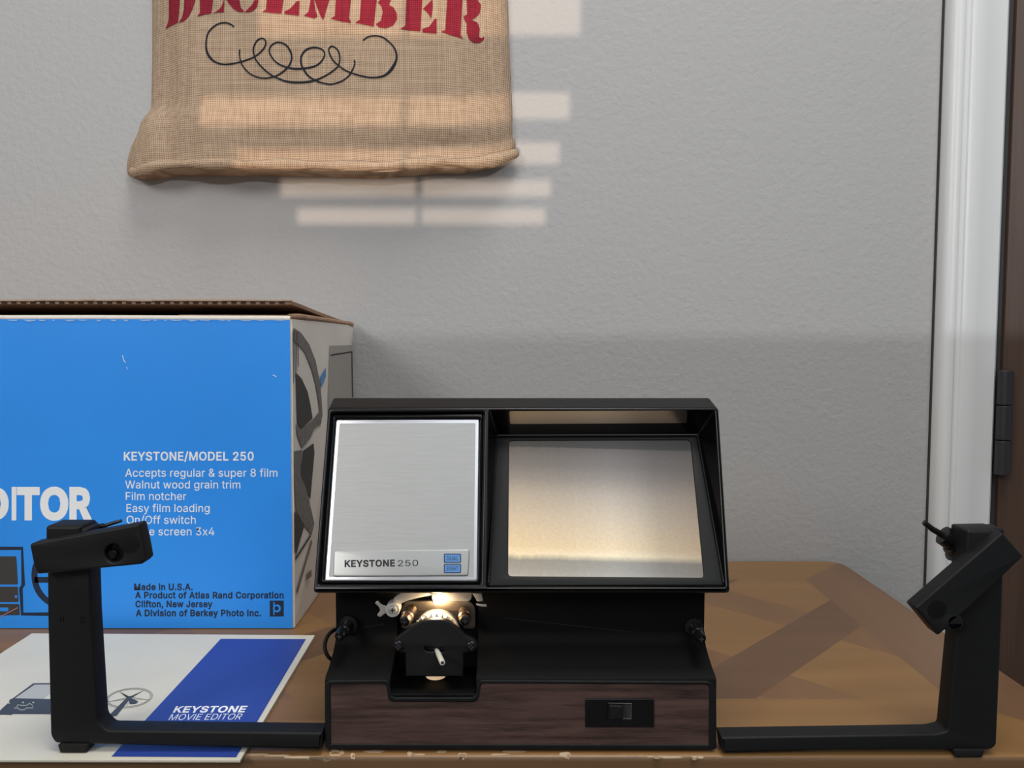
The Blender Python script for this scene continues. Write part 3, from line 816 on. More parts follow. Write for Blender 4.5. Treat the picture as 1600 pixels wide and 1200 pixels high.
# ================================================================ carton behind
BXY = P(458, 983, .547).y
BX_TOP = P(200, 498.5, BXY).z
zc = 0.0006
xr0t, xr0b = P(455.5, 500, BXY).x, P(460, 983, BXY).x
BBY = .7125
xr1t, xr1b = P(552, 512, BBY).x, -.1615
XL = -.56
carton = thing('cardboard_box', (-.35, .63, 0), 'bright blue printed cardboard carton with loose top flap beside the film editor', 'box')
bm = bmesh.new()
add_hull8(bm, [(XL, BXY, zc), (xr0b, BXY, zc), (xr1b, BBY, zc), (XL, BBY, zc), (XL, BXY, BX_TOP), (xr0t, BXY, BX_TOP), (xr1t, BBY, BX_TOP - .0015), (XL, BBY, BX_TOP - .0015)])
for f in bm.faces: f.normal_update()
bmesh.ops.recalc_face_normals(bm, faces=bm.faces)
me_mats = [M['boxwhite'], M['boxblue'], M['card']]
for f in bm.faces:
    f.material_index = 1 if f.normal.y < -.9 else 0
    if f.normal.z > .9 or f.normal.z < -.9: f.material_index = 2
es = [e for e in bm.edges if all(abs(v.co.x - (xr0t if v.co.z > .1 else xr0b)) < .002 and v.co.y < .6 for v in e.verts)]
bmesh.ops.bevel(bm, geom=es, offset=.0012, segments=3, affect='EDGES', material=0)
me = bpy.data.meshes.new('carton_body')
bm.to_mesh(me); bm.free()
for m_ in me_mats: me.materials.append(m_)
finish('body', me, None, carton)
# fold of the front panel, side flap folded in, loose lid flap
bm = bmesh.new()
add_tube(bm, [(XL, BXY + .0018, BX_TOP + .0005), (-.3, BXY + .0019, BX_TOP + .0008), (xr0t - .001, BXY + .0018, BX_TOP + .0002)], .0021, 12)
from_bm('front_fold', bm, M['boxwhite'], carton)
bm = bmesh.new()
f0, f1 = Vector((xr0t - .0015, BXY + .004, BX_TOP + .0002)), Vector((xr1t - .0015, BBY, BX_TOP - .0008))
add_tube(bm, [f0 + Vector((-.0005, -.003, .0012)), f0.lerp(f1, .1) + Vector((0, 0, .0020)), f0.lerp(f1, .45) + Vector((0, 0, .0014)), f1], [.0022, .0026, .0024, .002], 10)
add_hull8(bm, [f0 + Vector((-.08, 0, .0006)), f0 + Vector((0, 0, .0004)), f1 + Vector((0, 0, 0)), f1 + Vector((-.08, 0, .0002)),
               f0 + Vector((-.08, 0, .0030)), f0 + Vector((0, 0, .0028)), f1 + Vector((0, 0, .0024)), f1 + Vector((-.08, 0, .0026))])
from_bm('side_flap', bm, M['card'], carton)
# the lid flap is hinged at the back and its front edge stands up
rz = []
fl_r = [P(455, 470, BXY + .002), P(470, 475.5, BXY + .020), P(498, 487, BXY + .068), P(530, 499, BXY + .122), P(552.5, 507, BBY)]
bm = bmesh.new()
rings = []
for p in fl_r:
    rings.append([(XL, p.y, p.z), (-.33, p.y, p.z + .0004), (p.x, p.y, p.z), (p.x, p.y, p.z - .0026), (-.33, p.y, p.z - .0022), (XL, p.y, p.z - .0026)])
add_loft(bm, rings)
flap = from_bm('top_flap', bm, M['card'], carton)
# torn liner along the flap's front edge
bm = bmesh.new()
x = XL
rr = random.Random(11)
while x < xr0t - .001:
    w = rr.uniform(.006, .02)
    a, b = fl_r[0], fl_r[0]
    zt = fl_r[0].z + (.0004 if x < -.3 else .0002)
    add_box(bm, x, min(x + w, xr0t), BXY + .0006, BXY + .0022, zt - rr.uniform(.0002, .0007), zt + rr.uniform(.0004, .0010))
    x += w
from_bm('torn_liner', bm, mat('torn_paper_liner', (.46, .33, .24), .8), flap)
bm = bmesh.new()
x = XL
while x < xr0t - .004:
    add_box(bm, x, x + .0034, BXY + .0012, BXY + .0022, fl_r[0].z - .0019, fl_r[0].z - .0007)
    x += .0068
from_bm('flutes', bm, mat('flute_hollow', (.03, .016, .01), .9), flap)

# printing on the blue front
FP = PY(BXY)
def bprint(name, cs, m, yup=False, layer=0):
    return slab(name, cs, FP, .00008, m, carton, front=.0001 + .00009 * layer, smooth=0, yup=yup)
t = text_px('KEYSTONE/MODEL 250', 193.5, 719.3, 13, width=203, bold=18)
t += text_px('Accepts regular & super 8 film', 195.5, 744.8, 12.3, width=238, bold=3)
t += text_px('Walnut wood grain trim', 195.5, 763.2, 12.3, width=180, bold=3)
t += text_px('Film notcher', 196.5, 781.3, 12.3, width=94.5, bold=3)
t += text_px('Easy film loading', 197.5, 800, 12.3, width=130, bold=3)
t += text_px('On/Off switch', 197.8, 818.3, 12.3, width=108, bold=3)
t += text_px('Large screen 3x4', 198.5, 836.5, 12.3, width=136.5, bold=3)
bprint('features_lettering', t, M['white_ink'], True)
t = []
for ch, xa, xb in (('E', -64, -31), ('D', -26, 13.6), ('I', 18.2, 25.4), ('T', 26.2, 62), ('O', 62.6, 106.8), ('R', 108.4, 144.3)):
    t += text_px(ch, xa, 809.3, 44.5, width=xb - xa, bold=44)
bprint('title_lettering', t, M['white_ink'], True)
t = text_px('Made in U.S.A.', 209.5, 921.8, 9.6, width=91.5, bold=26)
t += text_px('A Product of Atlas Rand Corporation', 211, 934.7, 9.6, width=232, bold=26)
t += text_px('Clifton, New Jersey', 211.5, 948.6, 9.6, width=120.5, bold=26)
t += text_px('A Division of Berkey Photo Inc.', 212, 962.6, 9.6, width=196, bold=26)
bprint('navy_lettering', t, M['navy_ink'], True)
bprint('logo', [rect(421.5, 938.5, 443.3, 963.2)], M['navy_ink'])
bprint('logo_letter', [stroke(smooth_path([(428, 941), (428, 961)], 4), 2.2)], M['boxblue'], layer=1)
lg = circle(432.6, 950.6, 6.2, 6.2, 24)
bprint('logo_letter', [lg, circle(432.2, 950.6, 3.4, 3.4, 24)[::-1]], M['boxblue'], layer=2)
# outline drawing of the editor
bprint('editor_drawing', [stroke([(-60, 856.8), (34.4, 856.8), (36.2, 914), (32.6, 919.5), (34.6, 959.4), (80, 959.6)], 5.6)], M['navy_ink'])
bprint('editor_drawing', [rounded([(-50, 869), (25.5, 869.3), (28, 913.2), (-50, 913.4)], 2)], M['dgrey_ink'])
bprint('editor_drawing', [rounded([(-50, 916.8), (28, 916.8), (29, 940.6), (-50, 941)], 2), circle(25, 932.2, 2.3, 2.3, 16)[::-1]], M['dgrey_ink'])
bprint('editor_drawing', [rounded([(-50, 943.8), (30, 943.8), (30.8, 961.3), (-50, 961.5)], 2), rect(-30, 949.2, 13, 955.3)[::-1]], M['dgrey_ink'])
bprint('reel_drawing', [circle(101, 899, 52, 53, 48), circle(101.5, 899, 43, 44.5, 48)[::-1]], M['navy_ink'])
bprint('reel_drawing', [stroke([(54, 906), (80, 906)], 9), stroke([(118, 858), (104, 900)], 9)], M['navy_ink'])
bprint('scratch', [stroke([(-4, 966), (27.5, 949.5)], 1.3)], M['pink_ink'], layer=2)

# worn print along the top edge and two light scratches
rr = random.Random(5)
wp = []
x = -20
while x < 452:
    w_ = rr.uniform(4, 22)
    wp.append([(x, 499.6), (x + w_, 499.6), (x + w_ * .9, 500.6 + rr.uniform(.2, 1.2)), (x + w_ * .4, 500.8 + rr.uniform(.4, 2.2)), (x + w_ * .1, 500.4)])
    x += w_ + rr.uniform(1, 16)
bprint('worn_print', wp, mat('worn_blue_print', (.30, .55, .95), .6), layer=3)
for sc_ in [stroke([(191.5, 555), (193, 562), (196, 567)], 1.0), stroke([(426, 586), (429, 587), (432, 589)], .9), stroke([(198, 573), (199, 577)], .8)]:
    bprint('light_scratch', [sc_], M['white_ink'], layer=3)
# halftone picture on the side
SPn = Vector((xr1t - xr0t, BBY - BXY, 0)).cross(Vector((xr0t - xr0b, 0, BX_TOP)))
if SPn.x < 0: SPn = -SPn
SPL = Plane((xr0t, BXY, BX_TOP), SPn)
def q4(pts, s=4.6125, ox=420, oy=460): return [(x / s + ox, y / s + oy) for x, y in pts]
def q5(pts): return q4(pts, 4.0, 440, 700)
def sprint(cs, m, layer=0):
    return slab('side_picture', cs, SPL, .00008, m, carton, front=.0006 + .0001 * layer, smooth=0)
sprint([q4([(440, 370), (602, 366), (608, 745), (604, 1300), (430, 1300), (428, 740)])], M['mgrey_ink'])
sprint([q4([(447, 432), (594, 409), (594, 420), (447, 444)]), q4([(594, 409), (603, 409), (608, 740), (600, 740)])], M['dgrey_ink'], 1)
sprint([q4([(178, 240), (232, 275), (292, 360), (338, 478), (368, 625), (382, 760), (388, 880), (366, 850), (358, 770), (338, 650), (308, 535), (262, 420), (222, 372), (182, 335)])], M['grey_ink'])
for k in range(4):
    x = 172 + k * 12
    sprint([q4([(x, 258 + k * 4), (x + 5, 258 + k * 4), (x + 9, 640 - 40 * k), (x + 6, 640 - 40 * k)])], M['dgrey_ink'], 1)
sprint([q4([(196, 562), (238, 608), (280, 700), (300, 790), (316, 892), (235, 970), (206, 925)])], M['dgrey_ink'], 1)
sprint([q4([(366, 845), (386, 872), (376, 935), (330, 965), (300, 1035), (240, 1110), (205, 1010), (196, 930), (232, 972), (300, 925)])], M['grey_ink'], 1)
sprint([q4([(370, 600), (410, 528), (413, 590), (376, 676)])], M['tagblue'], 1)
sprint([q5([(80, 20), (128, 12), (128, 175), (150, 230), (205, 470), (188, 545), (140, 480), (90, 390), (78, 200)])], M['grey_ink'])
sprint([q5([(132, 20), (200, -30), (206, 30), (180, 320), (150, 235), (122, 178)])], M['dgrey_ink'], 1)
sprint([q5([(120, 95), (134, 92), (136, 160), (122, 168)])], M['dgrey_ink'], 2)
sprint([q5([(80, 395), (144, 480), (92, 665), (80, 620)])], M['dgrey_ink'], 1)
sprint([q5([(84, 690), (180, 540), (184, 552), (90, 700)])], M['dgrey_ink'], 1)
sprint([q5([(92, 890), (186, 570), (192, 590), (100, 910)])], M['grey_ink'], 1)
sprint([q5([(158, 790), (186, 760), (188, 800), (158, 830)])], M['grey_ink'], 1)

join([o for o in carton.children if o.name.split('.')[0] == 'side_picture'], 'side_picture')
join([o for o in carton.children if o.name.split('.')[0] in ('editor_drawing', 'reel_drawing', 'scratch')], 'front_drawing')
join([o for o in carton.children if o.name.split('.')[0] in ('logo', 'logo_letter')], 'logo')

# ================================================================ burlap sack on the wall
L_pts = [(-170, 232), (-60, 236), (0, 238), (90, 238), (140, 237), (166, 236.5), (178, 221), (192, 217), (215, 206), (240, 199), (258, 198.5), (270, 202), (277, 212)]
R_pts = [(-170, 788), (-60, 791), (0, 793), (80, 796), (150, 799), (200, 800.5), (225, 801), (236, 806), (247, 804.5), (254, 795), (262, 775)]
def lerp_tab(tab, v):
    if v <= tab[0][0]: return tab[0][1]
    for (a, b), (c, d) in zip(tab[:-1], tab[1:]):
        if v <= c: return b + (d - b) * (v - a) / (c - a)
    return tab[-1][1]
BOT = [(198, 272), (212, 277), (240, 268), (280, 263.5), (330, 263), (420, 263.5), (480, 265), (560, 268), (612, 268.5), (655, 262), (700, 262), (745, 262), (775, 258), (806, 249)]
def bottom_v(u): return lerp_tab(BOT, u)
def sack_depth(s, u, v):
    """distance of the cloth from the wall"""
    e = max(0.0, 1 - abs(2 * s - 1) ** 4.5) ** .55
    d = .0035 + .030 * e * (1.0 if s > .5 else 1.0)
    d *= .82 + .18 * min(1, max(0, (v + 60) / 260))
    # folds: a lengthwise one at the left, dimples, fullness at the bottom corners
    d += .0016 * math.sin(u * .021 + v * .004) + .0011 * math.sin(u * .047 - v * .013 + 1.2)
    d -= .0040 * math.exp(-((u - 262) / 14) ** 2) * math.exp(-((v - 150) / 110) ** 2)
    d -= .0022 * math.exp(-((u - 540) / 40) ** 2 - ((v - 62) / 16) ** 2)
    d += .0045 * math.exp(-((u - 235) / 26) ** 2 - ((v - 235) / 40) ** 2)
    d -= .0020 * math.exp(-((u - 690) / 90) ** 2 - ((v - 228) / 14) ** 2)
    d += .0022 * math.exp(-((v - 196) / 28) ** 2)
    return max(d, .0012)
def sack_s(u, v):
    l, r = lerp_tab(L_pts, v), lerp_tab(R_pts, v)
    return min(1, max(0, (u - l) / (r - l)))
def sack_front(u, v):
    return P(u, v, WALL_Y - sack_depth(sack_s(u, v), u, v))
NS, NT = 90, 70
sack = thing('hanging_burlap_sack', P(520, -150, WALL_Y - .012), 'tan burlap sack with red stencilled DECEMBER hanging on the grey wall', 'sack')
bm = bmesh.new()
V0 = -170
grid = []
for j in range(NT + 1):
    t = j / NT
    row = []
    for i in range(NS + 1):
        s = i / NS
        s = .5 - .5 * math.cos(math.pi * s) * (1 if True else 0)
        vb = None
        v = V0 + (262 - V0) * t
        l, r = lerp_tab(L_pts, v + (0)), lerp_tab(R_pts, v)
        u = l + (r - l) * s
        vv = V0 + (bottom_v(u) - V0) * t
        d = sack_depth(s, u, vv)
        row.append(bm.verts.new(P(u, vv, WALL_Y - d)))
    grid.append(row)
for j in range(NT):
    for i in range(NS):
        bm.faces.new((grid[j][i], grid[j + 1][i], grid[j + 1][i + 1], grid[j][i + 1]))
# back of the sack close to the wall
bk = [[bm.verts.new((w.co.x, WALL_Y - .0006, w.co.z)) for w in row[::NS // 10]] for row in grid]
for j in range(NT):
    for i in range(10):
        bm.faces.new((bk[j][i], bk[j][i + 1], bk[j + 1][i + 1], bk[j + 1][i]))
    bm.faces.new((grid[j][0], bk[j][0], bk[j + 1][0], grid[j + 1][0]))
    bm.faces.new((grid[j][NS], grid[j + 1][NS], bk[j + 1][10], bk[j][10]))
for j in (0, NT):
    for i in range(10):
        k = NS // 10
        bm.faces.new([grid[j][q] for q in range(i * k, i * k + k + 1)] + [bk[j][i + 1], bk[j][i]])
from_bm('cloth', bm, M['burlap'], sack, smooth=60)
# hem rolled along the bottom, with its crease above
HEM = [(206, 268), (213, 270.5), (226, 266), (250, 259), (285, 256.5), (330, 257), (400, 257), (470, 258), (540, 259.5), (590, 260), (630, 257.5), (665, 254), (700, 253), (735, 255), (765, 252), (785, 246), (798, 242), (805, 240)]
hem = smooth_path(HEM, 4)
bm = bmesh.new()
pts = []; rad = []
for (u, v) in hem:
    s = min(1, max(0, (u - 199) / 607))
    pts.append(P(u, v, WALL_Y - max(.004, sack_depth(s, u, min(v, 250)) + .0006)))
    rad.append(.0042 + .0011 * math.sin(u * .06) + (.0012 if u > 760 else 0))
rad[0] *= .6; rad[-1] *= .7
add_tube(bm, pts, rad, 12)
from_bm('hem', bm, M['burlap'], sack, smooth=60)

def cloth_print(name, contours, m, lift=.0005):
    obs = []
    bm = bmesh.new()
    for k, c in enumerate(contours):
        cs = [[(p[0], -p[1]) for p in cc] for cc in (c if isinstance(c[0][0], (tuple, list)) else [c])]
        me = fill_mesh(cs)
        bm.from_mesh(me); bpy.data.meshes.remove(me)
    bmesh.ops.triangulate(bm, faces=bm.faces)
    for _ in range(3):
        long = [e for e in bm.edges if e.calc_length() > 7]
        if not long: break
        bmesh.ops.subdivide_edges(bm, edges=long, cuts=1, use_grid_fill=False)
        bmesh.ops.triangulate(bm, faces=[f for f in bm.faces if len(f.verts) > 3])
    bmesh.ops.solidify(bm, geom=bm.faces[:], thickness=.4)
    for w in bm.verts:
        u, v = w.co.x, -w.co.y
        s = sack_s(u, v)
        w.co = P(u, v, WALL_Y - sack_depth(s, u, v) - lift + (.0003 if w.co.z < -.1 or w.co.z > .1 else 0))
    return from_bm(name, bm, m, sack, smooth=60)

def z4(pts): return [(220 + x / 5.3333, y / 5.3333) for x, y in pts]
def z5(pts): return [(500 + x / 5.3333, y / 5.3333) for x, y in pts]
TOP = -235
letters = [
    z4([(232, TOP), (205, TOP - 30), (330, TOP - 30), (325, 0), (318, 100), (310, 186), (272, 205), (240, 222), (204, 243), (222, 200), (234, 150)]),
    z4([(350, TOP - 30), (430, TOP), (470, -150), (455, 0), (432, 70), (398, 138), (352, 180), (316, 188), (342, 145), (358, 80), (362, 0), (368, -120)]),
    z4([(500, TOP), (620, TOP), (603, 0), (586, 110), (530, 120), (470, 136), (493, 106), (492, 0)]),
    z4([(640, TOP), (730, TOP), (726, -160), (690, -190), (660, -215)]),
    z4([(640, -110), (690, -150), (690, -60), (650, -80)]),
    z4([(600, 109), (628, 95), (652, 76), (676, 48), (690, 0), (697, 0), (694, 60), (692, 101), (640, 104)]),
    z4([(760, -200), (830, TOP), (818, -150), (812, -60), (822, 0), (832, 60), (858, 90), (853, 104), (810, 96), (770, 72), (735, 30), (716, 0), (708, -80), (725, -150)]),
    z4([(864, 101), (890, 76), (925, 42), (948, 0), (982, 0), (966, 58), (928, 94), (895, 102)]),
    z4([(850, TOP), (940, -215), (985, -150), (980, -110), (930, -120), (900, -180)]),
    z4([(1030, TOP), (1190, TOP), (1188, 0), (1172, 113), (1090, 108), (1012, 98), (1042, 78), (1050, 0)]),
    z4([(1205, TOP), (1320, TOP), (1318, -160), (1260, -200)]),
    z4([(1196, 96), (1240, 74), (1275, 40), (1292, 14), (1322, 8), (1316, 131), (1250, 122), (1198, 116)]),
    z4([(1410, TOP), (1430, TOP), (1442, 0), (1454, 80), (1472, 136), (1446, 154), (1358, 131), (1396, 100), (1414, 0)]),
    z4([(1440, TOP), (1470, TOP), (1590, -60), (1640, TOP), (1570, 0), (1520, 168), (1495, 128), (1448, 0)]),
    z5([(130, TOP), (265, TOP), (256, 0), (242, 148), (258, 192), (170, 178), (88, 154), (124, 134), (132, 0)]),
    z5([(335, TOP), (480, TOP), (472, 0), (447, 222), (370, 205), (293, 190), (330, 164), (342, 0)]),
    z5([(495, TOP), (570, TOP), (620, -170), (625, -70), (590, 0), (575, 40), (612, 62), (638, 108), (642, 160), (605, 215), (545, 236), (490, 226), (464, 200), (508, 172), (522, 100), (512, 52), (482, 20), (500, 0), (540, -80), (520, -180)]),
    z5([(705, TOP), (850, TOP), (852, 0), (836, 262), (750, 254), (668, 240), (710, 214), (720, 0)]),
    z5([(860, TOP), (975, TOP), (975, -150), (910, -190)]),
    z5([(858, 72), (898, 34), (930, 0), (936, -60), (940, 60), (926, 152), (902, 112)]),
    z5([(850, 242), (912, 220), (955, 156), (972, 156), (972, 281), (855, 270)]),
    z5([(1050, TOP), (1200, TOP), (1187, 0), (1172, 290), (1192, 322), (1100, 296), (1008, 264), (1044, 250), (1060, 0)]),
    z5([(1215, TOP), (1290, TOP), (1335, -150), (1315, 0), (1342, 42), (1332, 108), (1292, 150), (1262, 162), (1312, 190), (1332, 240), (1326, 308), (1345, 318), (1366, 304), (1368, 328), (1330, 357), (1280, 356), (1242, 326), (1222, 270), (1222, 200), (1194, 140), (1226, 120), (1222, 0), (1228, -100)]),
]
cloth_print('red_lettering', letters, M['red_burlap'])
s1 = z4([(775, 222), (745, 200), (700, 188), (650, 196), (600, 226), (560, 275), (544, 340), (545, 410), (570, 470), (620, 516), (690, 535), (760, 530), (830, 515), (890, 496), (950, 470), (1010, 420), (1040, 370), (1036, 335), (1010, 318), (970, 335), (940, 390), (940, 440), (960, 500), (1010, 560), (1080, 620), (1150, 655), (1230, 681), (1320, 686), (1400, 680), (1470, 662)]) + \
     z5([(45, 630), (100, 595), (150, 550), (165, 490), (155, 430), (125, 395), (95, 385), (72, 410), (85, 460), (115, 510), (155, 546), (210, 585), (270, 610), (340, 630), (420, 645), (500, 640), (550, 620), (600, 570), (635, 500), (635, 440), (610, 385), (560, 335), (510, 305), (450, 298), (400, 307), (358, 335)])
s2 = z4([(825, 410), (822, 450), (835, 520), (865, 570), (920, 620), (1000, 648), (1080, 645), (1150, 620), (1220, 565), (1252, 510), (1255, 450), (1225, 390), (1180, 358), (1130, 352), (1085, 380), (1070, 420), (1085, 465), (1130, 520), (1200, 555), (1290, 573), (1380, 566), (1450, 550), (1500, 515), (1530, 465), (1525, 425), (1490, 402), (1440, 395), (1380, 412), (1340, 460), (1335, 520), (1355, 575), (1400, 635), (1470, 676)]) + \
     z5([(47, 696), (100, 700), (180, 675), (240, 630), (270, 580), (290, 530), (285, 500)])
bits = []
for s_, base in ((s1, 2.3), (s2, 2.1)):
    pth = smooth_path(s_, 3)
    ws = []
    for i, p in enumerate(pth):
        w = base
        u, v = p
        w += 1.6 * math.exp(-((u - 330) / 12) ** 2 - ((v - 85) / 14) ** 2)
        w += 2.4 * math.exp(-((u - 612) / 16) ** 2 - ((v - 106) / 16) ** 2)
        w += .9 * math.exp(-((u - 470) / 30) ** 2)
        ws.append(w)
    for i in range(0, len(pth) - 1, 4):
        seg = pth[i:i + 5]
        if len(seg) > 1: bits.append(stroke(seg, ws[i:i + 5]))
cloth_print('black_flourish', bits, M['black_burlap'], lift=.0006)

# ================================================================ the film editor
FY = 0.3800
editor = thing('film_editor', (0.005, 0.42, 0), 'black film editor with lit screen, walnut front and two folding reel arms', 'film editor')
XE0, XE1 = P(507.5, 1120, FY).x, P(1119.5, 1120, FY).x
XN0, XN1 = P(609, 1075, FY).x, P(744, 1075, FY).x
EB = .0022                                       # underside of the housing, above its feet
WALLF = .405                                     # upright wall behind the shelf
ZT = P(800, 1064, FY).z
def side_profile(x):
    return [(x, FY + .0012, EB), (x, FY + .0012, ZT - .0004), (x, FY + .0028, ZT + .0012), (x, FY + .009, ZT + .0030), (x, FY + .016, ZT + .0062),
            (x, FY + .0205, ZT + .0090), (x, FY + .0240, ZT + .0122), (x, WALLF, ZT + .0165), (x, WALLF, .0835), (x, .452, .0835), (x, .452, EB)]
ZN = P(680, 1086, FY).z
def notch_profile(x):
    return [(x, FY + .0012, EB), (x, FY + .0012, ZN - .0006), (x, FY + .002, ZN), (x, FY + .008, ZN), (x, FY + .016, ZN), (x, FY + .020, ZN), (x, FY + .028, ZN),
            (x, WALLF + .012, ZN + .002), (x, WALLF + .012, .0835), (x, .452, .0835), (x, .452, EB)]
XW0, XW1 = P(611, 990, .405).x, P(760, 990, .405).x
bm = bmesh.new()
def narrowed(x, inw):
    # the outer ends of the shelf draw in a little where it meets the wall
    out = []
    for q in side_profile(x):
        k = min(1, max(0, (q[1] - FY - .002) / .024)) if q[2] > ZT - .001 else 0
        out.append((q[0] + inw * k, q[1], q[2]))
    return out
add_loft(bm, [narrowed(XE0, .0006), side_profile(XN0)])
add_loft(bm, [side_profile(XN1), narrowed(XE1, -.0006)])
add_loft(bm, [notch_profile(XN0), notch_profile(XN1)])
housing = from_bm('housing', bm, M['black_darkened'], editor, smooth=50)
# front lip that frames the walnut panel
outer = rounded([(507, 1070, 5), (513, 1063.5, 5), (603, 1062.5, 3), (609, 1067, 4), (611, 1087, 3), (616, 1090.5, 3), (738, 1090.5, 3), (743.5, 1086, 3), (746, 1067.5, 4), (751, 1063, 3),
                 (1106, 1065, 6), (1113, 1067.5, 4), (1119.5, 1081, 8), (1120, 1170.5, 3), (1112, 1172.5, 3), (515, 1171.5, 3), (507.5, 1166, 3)], 3)
inner = rounded([(516, 1069.5, 2), (600.5, 1068, 3), (604.5, 1072, 3), (606.5, 1092, 4), (612, 1097, 3), (741, 1097, 3), (748, 1092, 3), (751, 1071, 3), (755, 1068, 3),
                 (1104, 1070, 3), (1108.5, 1075, 3), (1107.5, 1164, 2), (517, 1163, 2)], 3)
slab('front_lip', [outer, inner[::-1]], PY(FY), .0016, M['black'], editor, bevel=.0005)
slab('walnut_panel', [inner], PY(FY + .0006), .0008, M['walnut'], editor, label='dark walnut grain panel')
# power switch
sw = slab('power_switch', [rect(914.5, 1092.5, 1022, 1136.5, 1.2), rect(950, 1098, 987, 1124, .8)[::-1]], PY(FY + .0006), .0014, M['black_smooth'], editor, bevel=.0002, front=.0008)
slab('switch_well', [rect(949, 1097, 988, 1125)], PY(FY + .0006), .0004, M['dark'], sw, front=.00015)
slab('switch_lever', [rounded([(952, 1103), (973.5, 1103.5), (974, 1124), (953, 1125)], 1.5)], PY(FY + .0006), .0030, M['black'], sw, front=.0030, bevel=.0004)
bm = bmesh.new()
pw = PY(FY + .0006 - .00085)
for a, b in (((950, 1098.5), (987, 1099.5)), ((986.5, 1099), (986, 1123)), ((986, 1123), (974, 1122.6))):
    add_tube(bm, [pw.hit(*a), pw.hit(*b)], .00016, 8)
from_bm('switch_rim', bm, mat('worn_switch_edge', (.12, .115, .105), .35), sw)
for (x, y) in ((XE0 + .012, FY + .008), (XE1 - .012, FY + .008), (XE0 + .012, .444), (XE1 - .012, .444), (XE0 + .07, FY + .008), (XE0 + .135, FY + .008)):
    bm = bmesh.new(); add_cyl(bm, (x, y, 0.00025), (x, y, .0026), .0045, 20, .0004); from_bm('foot', bm, M['rubber'], editor)
# seams moulded in the upright wall
bm = bmesh.new()
pwall = PY(WALLF - .0001)
add_tube(bm, [pwall.hit(790, 966), pwall.hit(1064, 996)], .00018, 8)
from_bm('moulded_seam', bm, M['rubber'], editor)
bm = bmesh.new()
add_tube(bm, [pwall.hit(556, 983), pwall.hit(600, 975)], .00018, 8)
from_bm('moulded_seam', bm, M['rubber'], editor)

# ---- viewing head
def edge_point(v, y): return P(800, v, y)
pb, pt = edge_point(926, .3880), edge_point(637, .4250)
FN = Vector((0, -(pt.z - pb.z), (pt.y - pb.y)))
FACE = Plane(pb, FN)
o_out = rounded([(513, 637), (1122, 637), (1140, 926), (490, 926)], 6)
o_left = rounded([(517, 644), (757.5, 642.5), (752, 914), (496.5, 914)], 5)
o_right = rounded([(764, 641), (1117, 640.5), (1134, 917.5), (760, 917.5)], 3)
head = slab('viewing_head', [o_out, o_left, o_right], FACE, .0030, M['black_smooth'], editor, bevel=.0007)
# casing behind the lip
def o_ring(off, k):
    return None
r0 = [FACE.hit(u, v, -.0026) for u, v in o_out]
def mapped(dst):
    # dst: four corners in the order of o_out's corners (tl, tr, br, bl); six points per rounded corner
    out = []
    src = [Vector((513, 637)), Vector((1122, 637)), Vector((1140, 926)), Vector((490, 926))]
    for i, q in enumerate(o_out):
        c = i // 6
        d = Vector(q) - src[c]
        out.append(Vector(dst[c]) + Vector((d.x * .00033, 0, -d.y * .00033)))
    return out
tb = P(800, 622, .440)
xl_t, xr_t = P(520, 622, .440).x, P(1110, 622, .440).x
xl_b, xr_b = r0[18].x, r0[12].x
zb_ = .0815
r1 = mapped([(xl_t, .440, tb.z), (xr_t, .440, tb.z), (xr_b - .003, .4055, zb_), (xl_b + .003, .4055, zb_)])
r2 = mapped([(xl_t + .003, .4560, tb.z - .004), (xr_t - .003, .4560, tb.z - .004), (xr_t - .003, .4560, zb_), (xl_t + .003, .4560, zb_)])
r3 = mapped([(xl_t + .006, .4600, tb.z - .010), (xr_t - .006, .4600, tb.z - .010), (xr_t - .006, .4600, zb_ + .004), (xl_t + .006, .4600, zb_ + .004)])
bm = bmesh.new()
add_loft(bm, [r0, r1, r2, r3])
cap0 = min((f for f in bm.faces if len(f.verts) > 4), key=lambda f: f.calc_center_median().y)
bmesh.ops.delete(bm, geom=[cap0], context='FACES')
from_bm('casing', bm, M['black'], head, smooth=40)
# left bay: sunk floor, rim and the brushed plate
def bay(name, contour, floor_off, m):
    bm = bmesh.new()
    a = [FACE.hit(u, v, -.0015) for u, v in contour]
    b = [FACE.hit(u, v, floor_off) for u, v in contour]
    vs = add_loft(bm, [a, b], cap=False)
    bm.faces.new(vs[1])
    return from_bm(name, bm, m, head)
bay('plate_bay', rounded([(516, 643.5), (758, 642), (752.5, 915), (496, 915)], 5), -.0042, M['black_smooth'])
slab('plate_rim', [rounded([(519, 647), (755.5, 646), (750.5, 912), (500, 912)], 5), rounded([(525, 655, 3), (750, 654.5, 3), (746, 907, 3), (507, 907, 3)], 3)], FACE, .0030, M['black_gloss'], head, front=-.0010, bevel=.0012, bseg=3)
plate_out = rounded([(524, 655), (748.5, 654), (745.5, 907.5), (506.5, 907.5)], 3.5)
plate_in = rounded([(530.5, 661.5), (743, 661), (740, 901.5), (513.5, 901.5)], 1.5)
plate = slab('face_plate', [plate_out], FACE, .0014, M['alu_edge'], editor, front=-.0024, bevel=.0004, label='brushed aluminium plate')
slab('brushed_face', [plate_in], FACE, .0004, M['alu'], plate, front=-.00232)
bo = rounded([(522, 860), (733.5, 858), (731.5, 899.5), (520.5, 901)], 4)
slab('badge', [bo], FACE, .0012, M['alu_badge'], plate, front=-.0014, bevel=.0007, bseg=3)
def fprint(name, cs, m, par, off, yup=False, h=.00006):
    return slab(name, cs, FACE, h, m, par, front=off, smooth=0, yup=yup)
t = text_px('KEYSTONE', 538.5, 885.6, 9.8, width=78.5, bold=32, base2=884.6)
t += text_px('250', 621.5, 884.8, 9.4, width=32, bold=2, base2=884.2)
fprint('lettering', t, M['ink'], plate, -.00133, True)
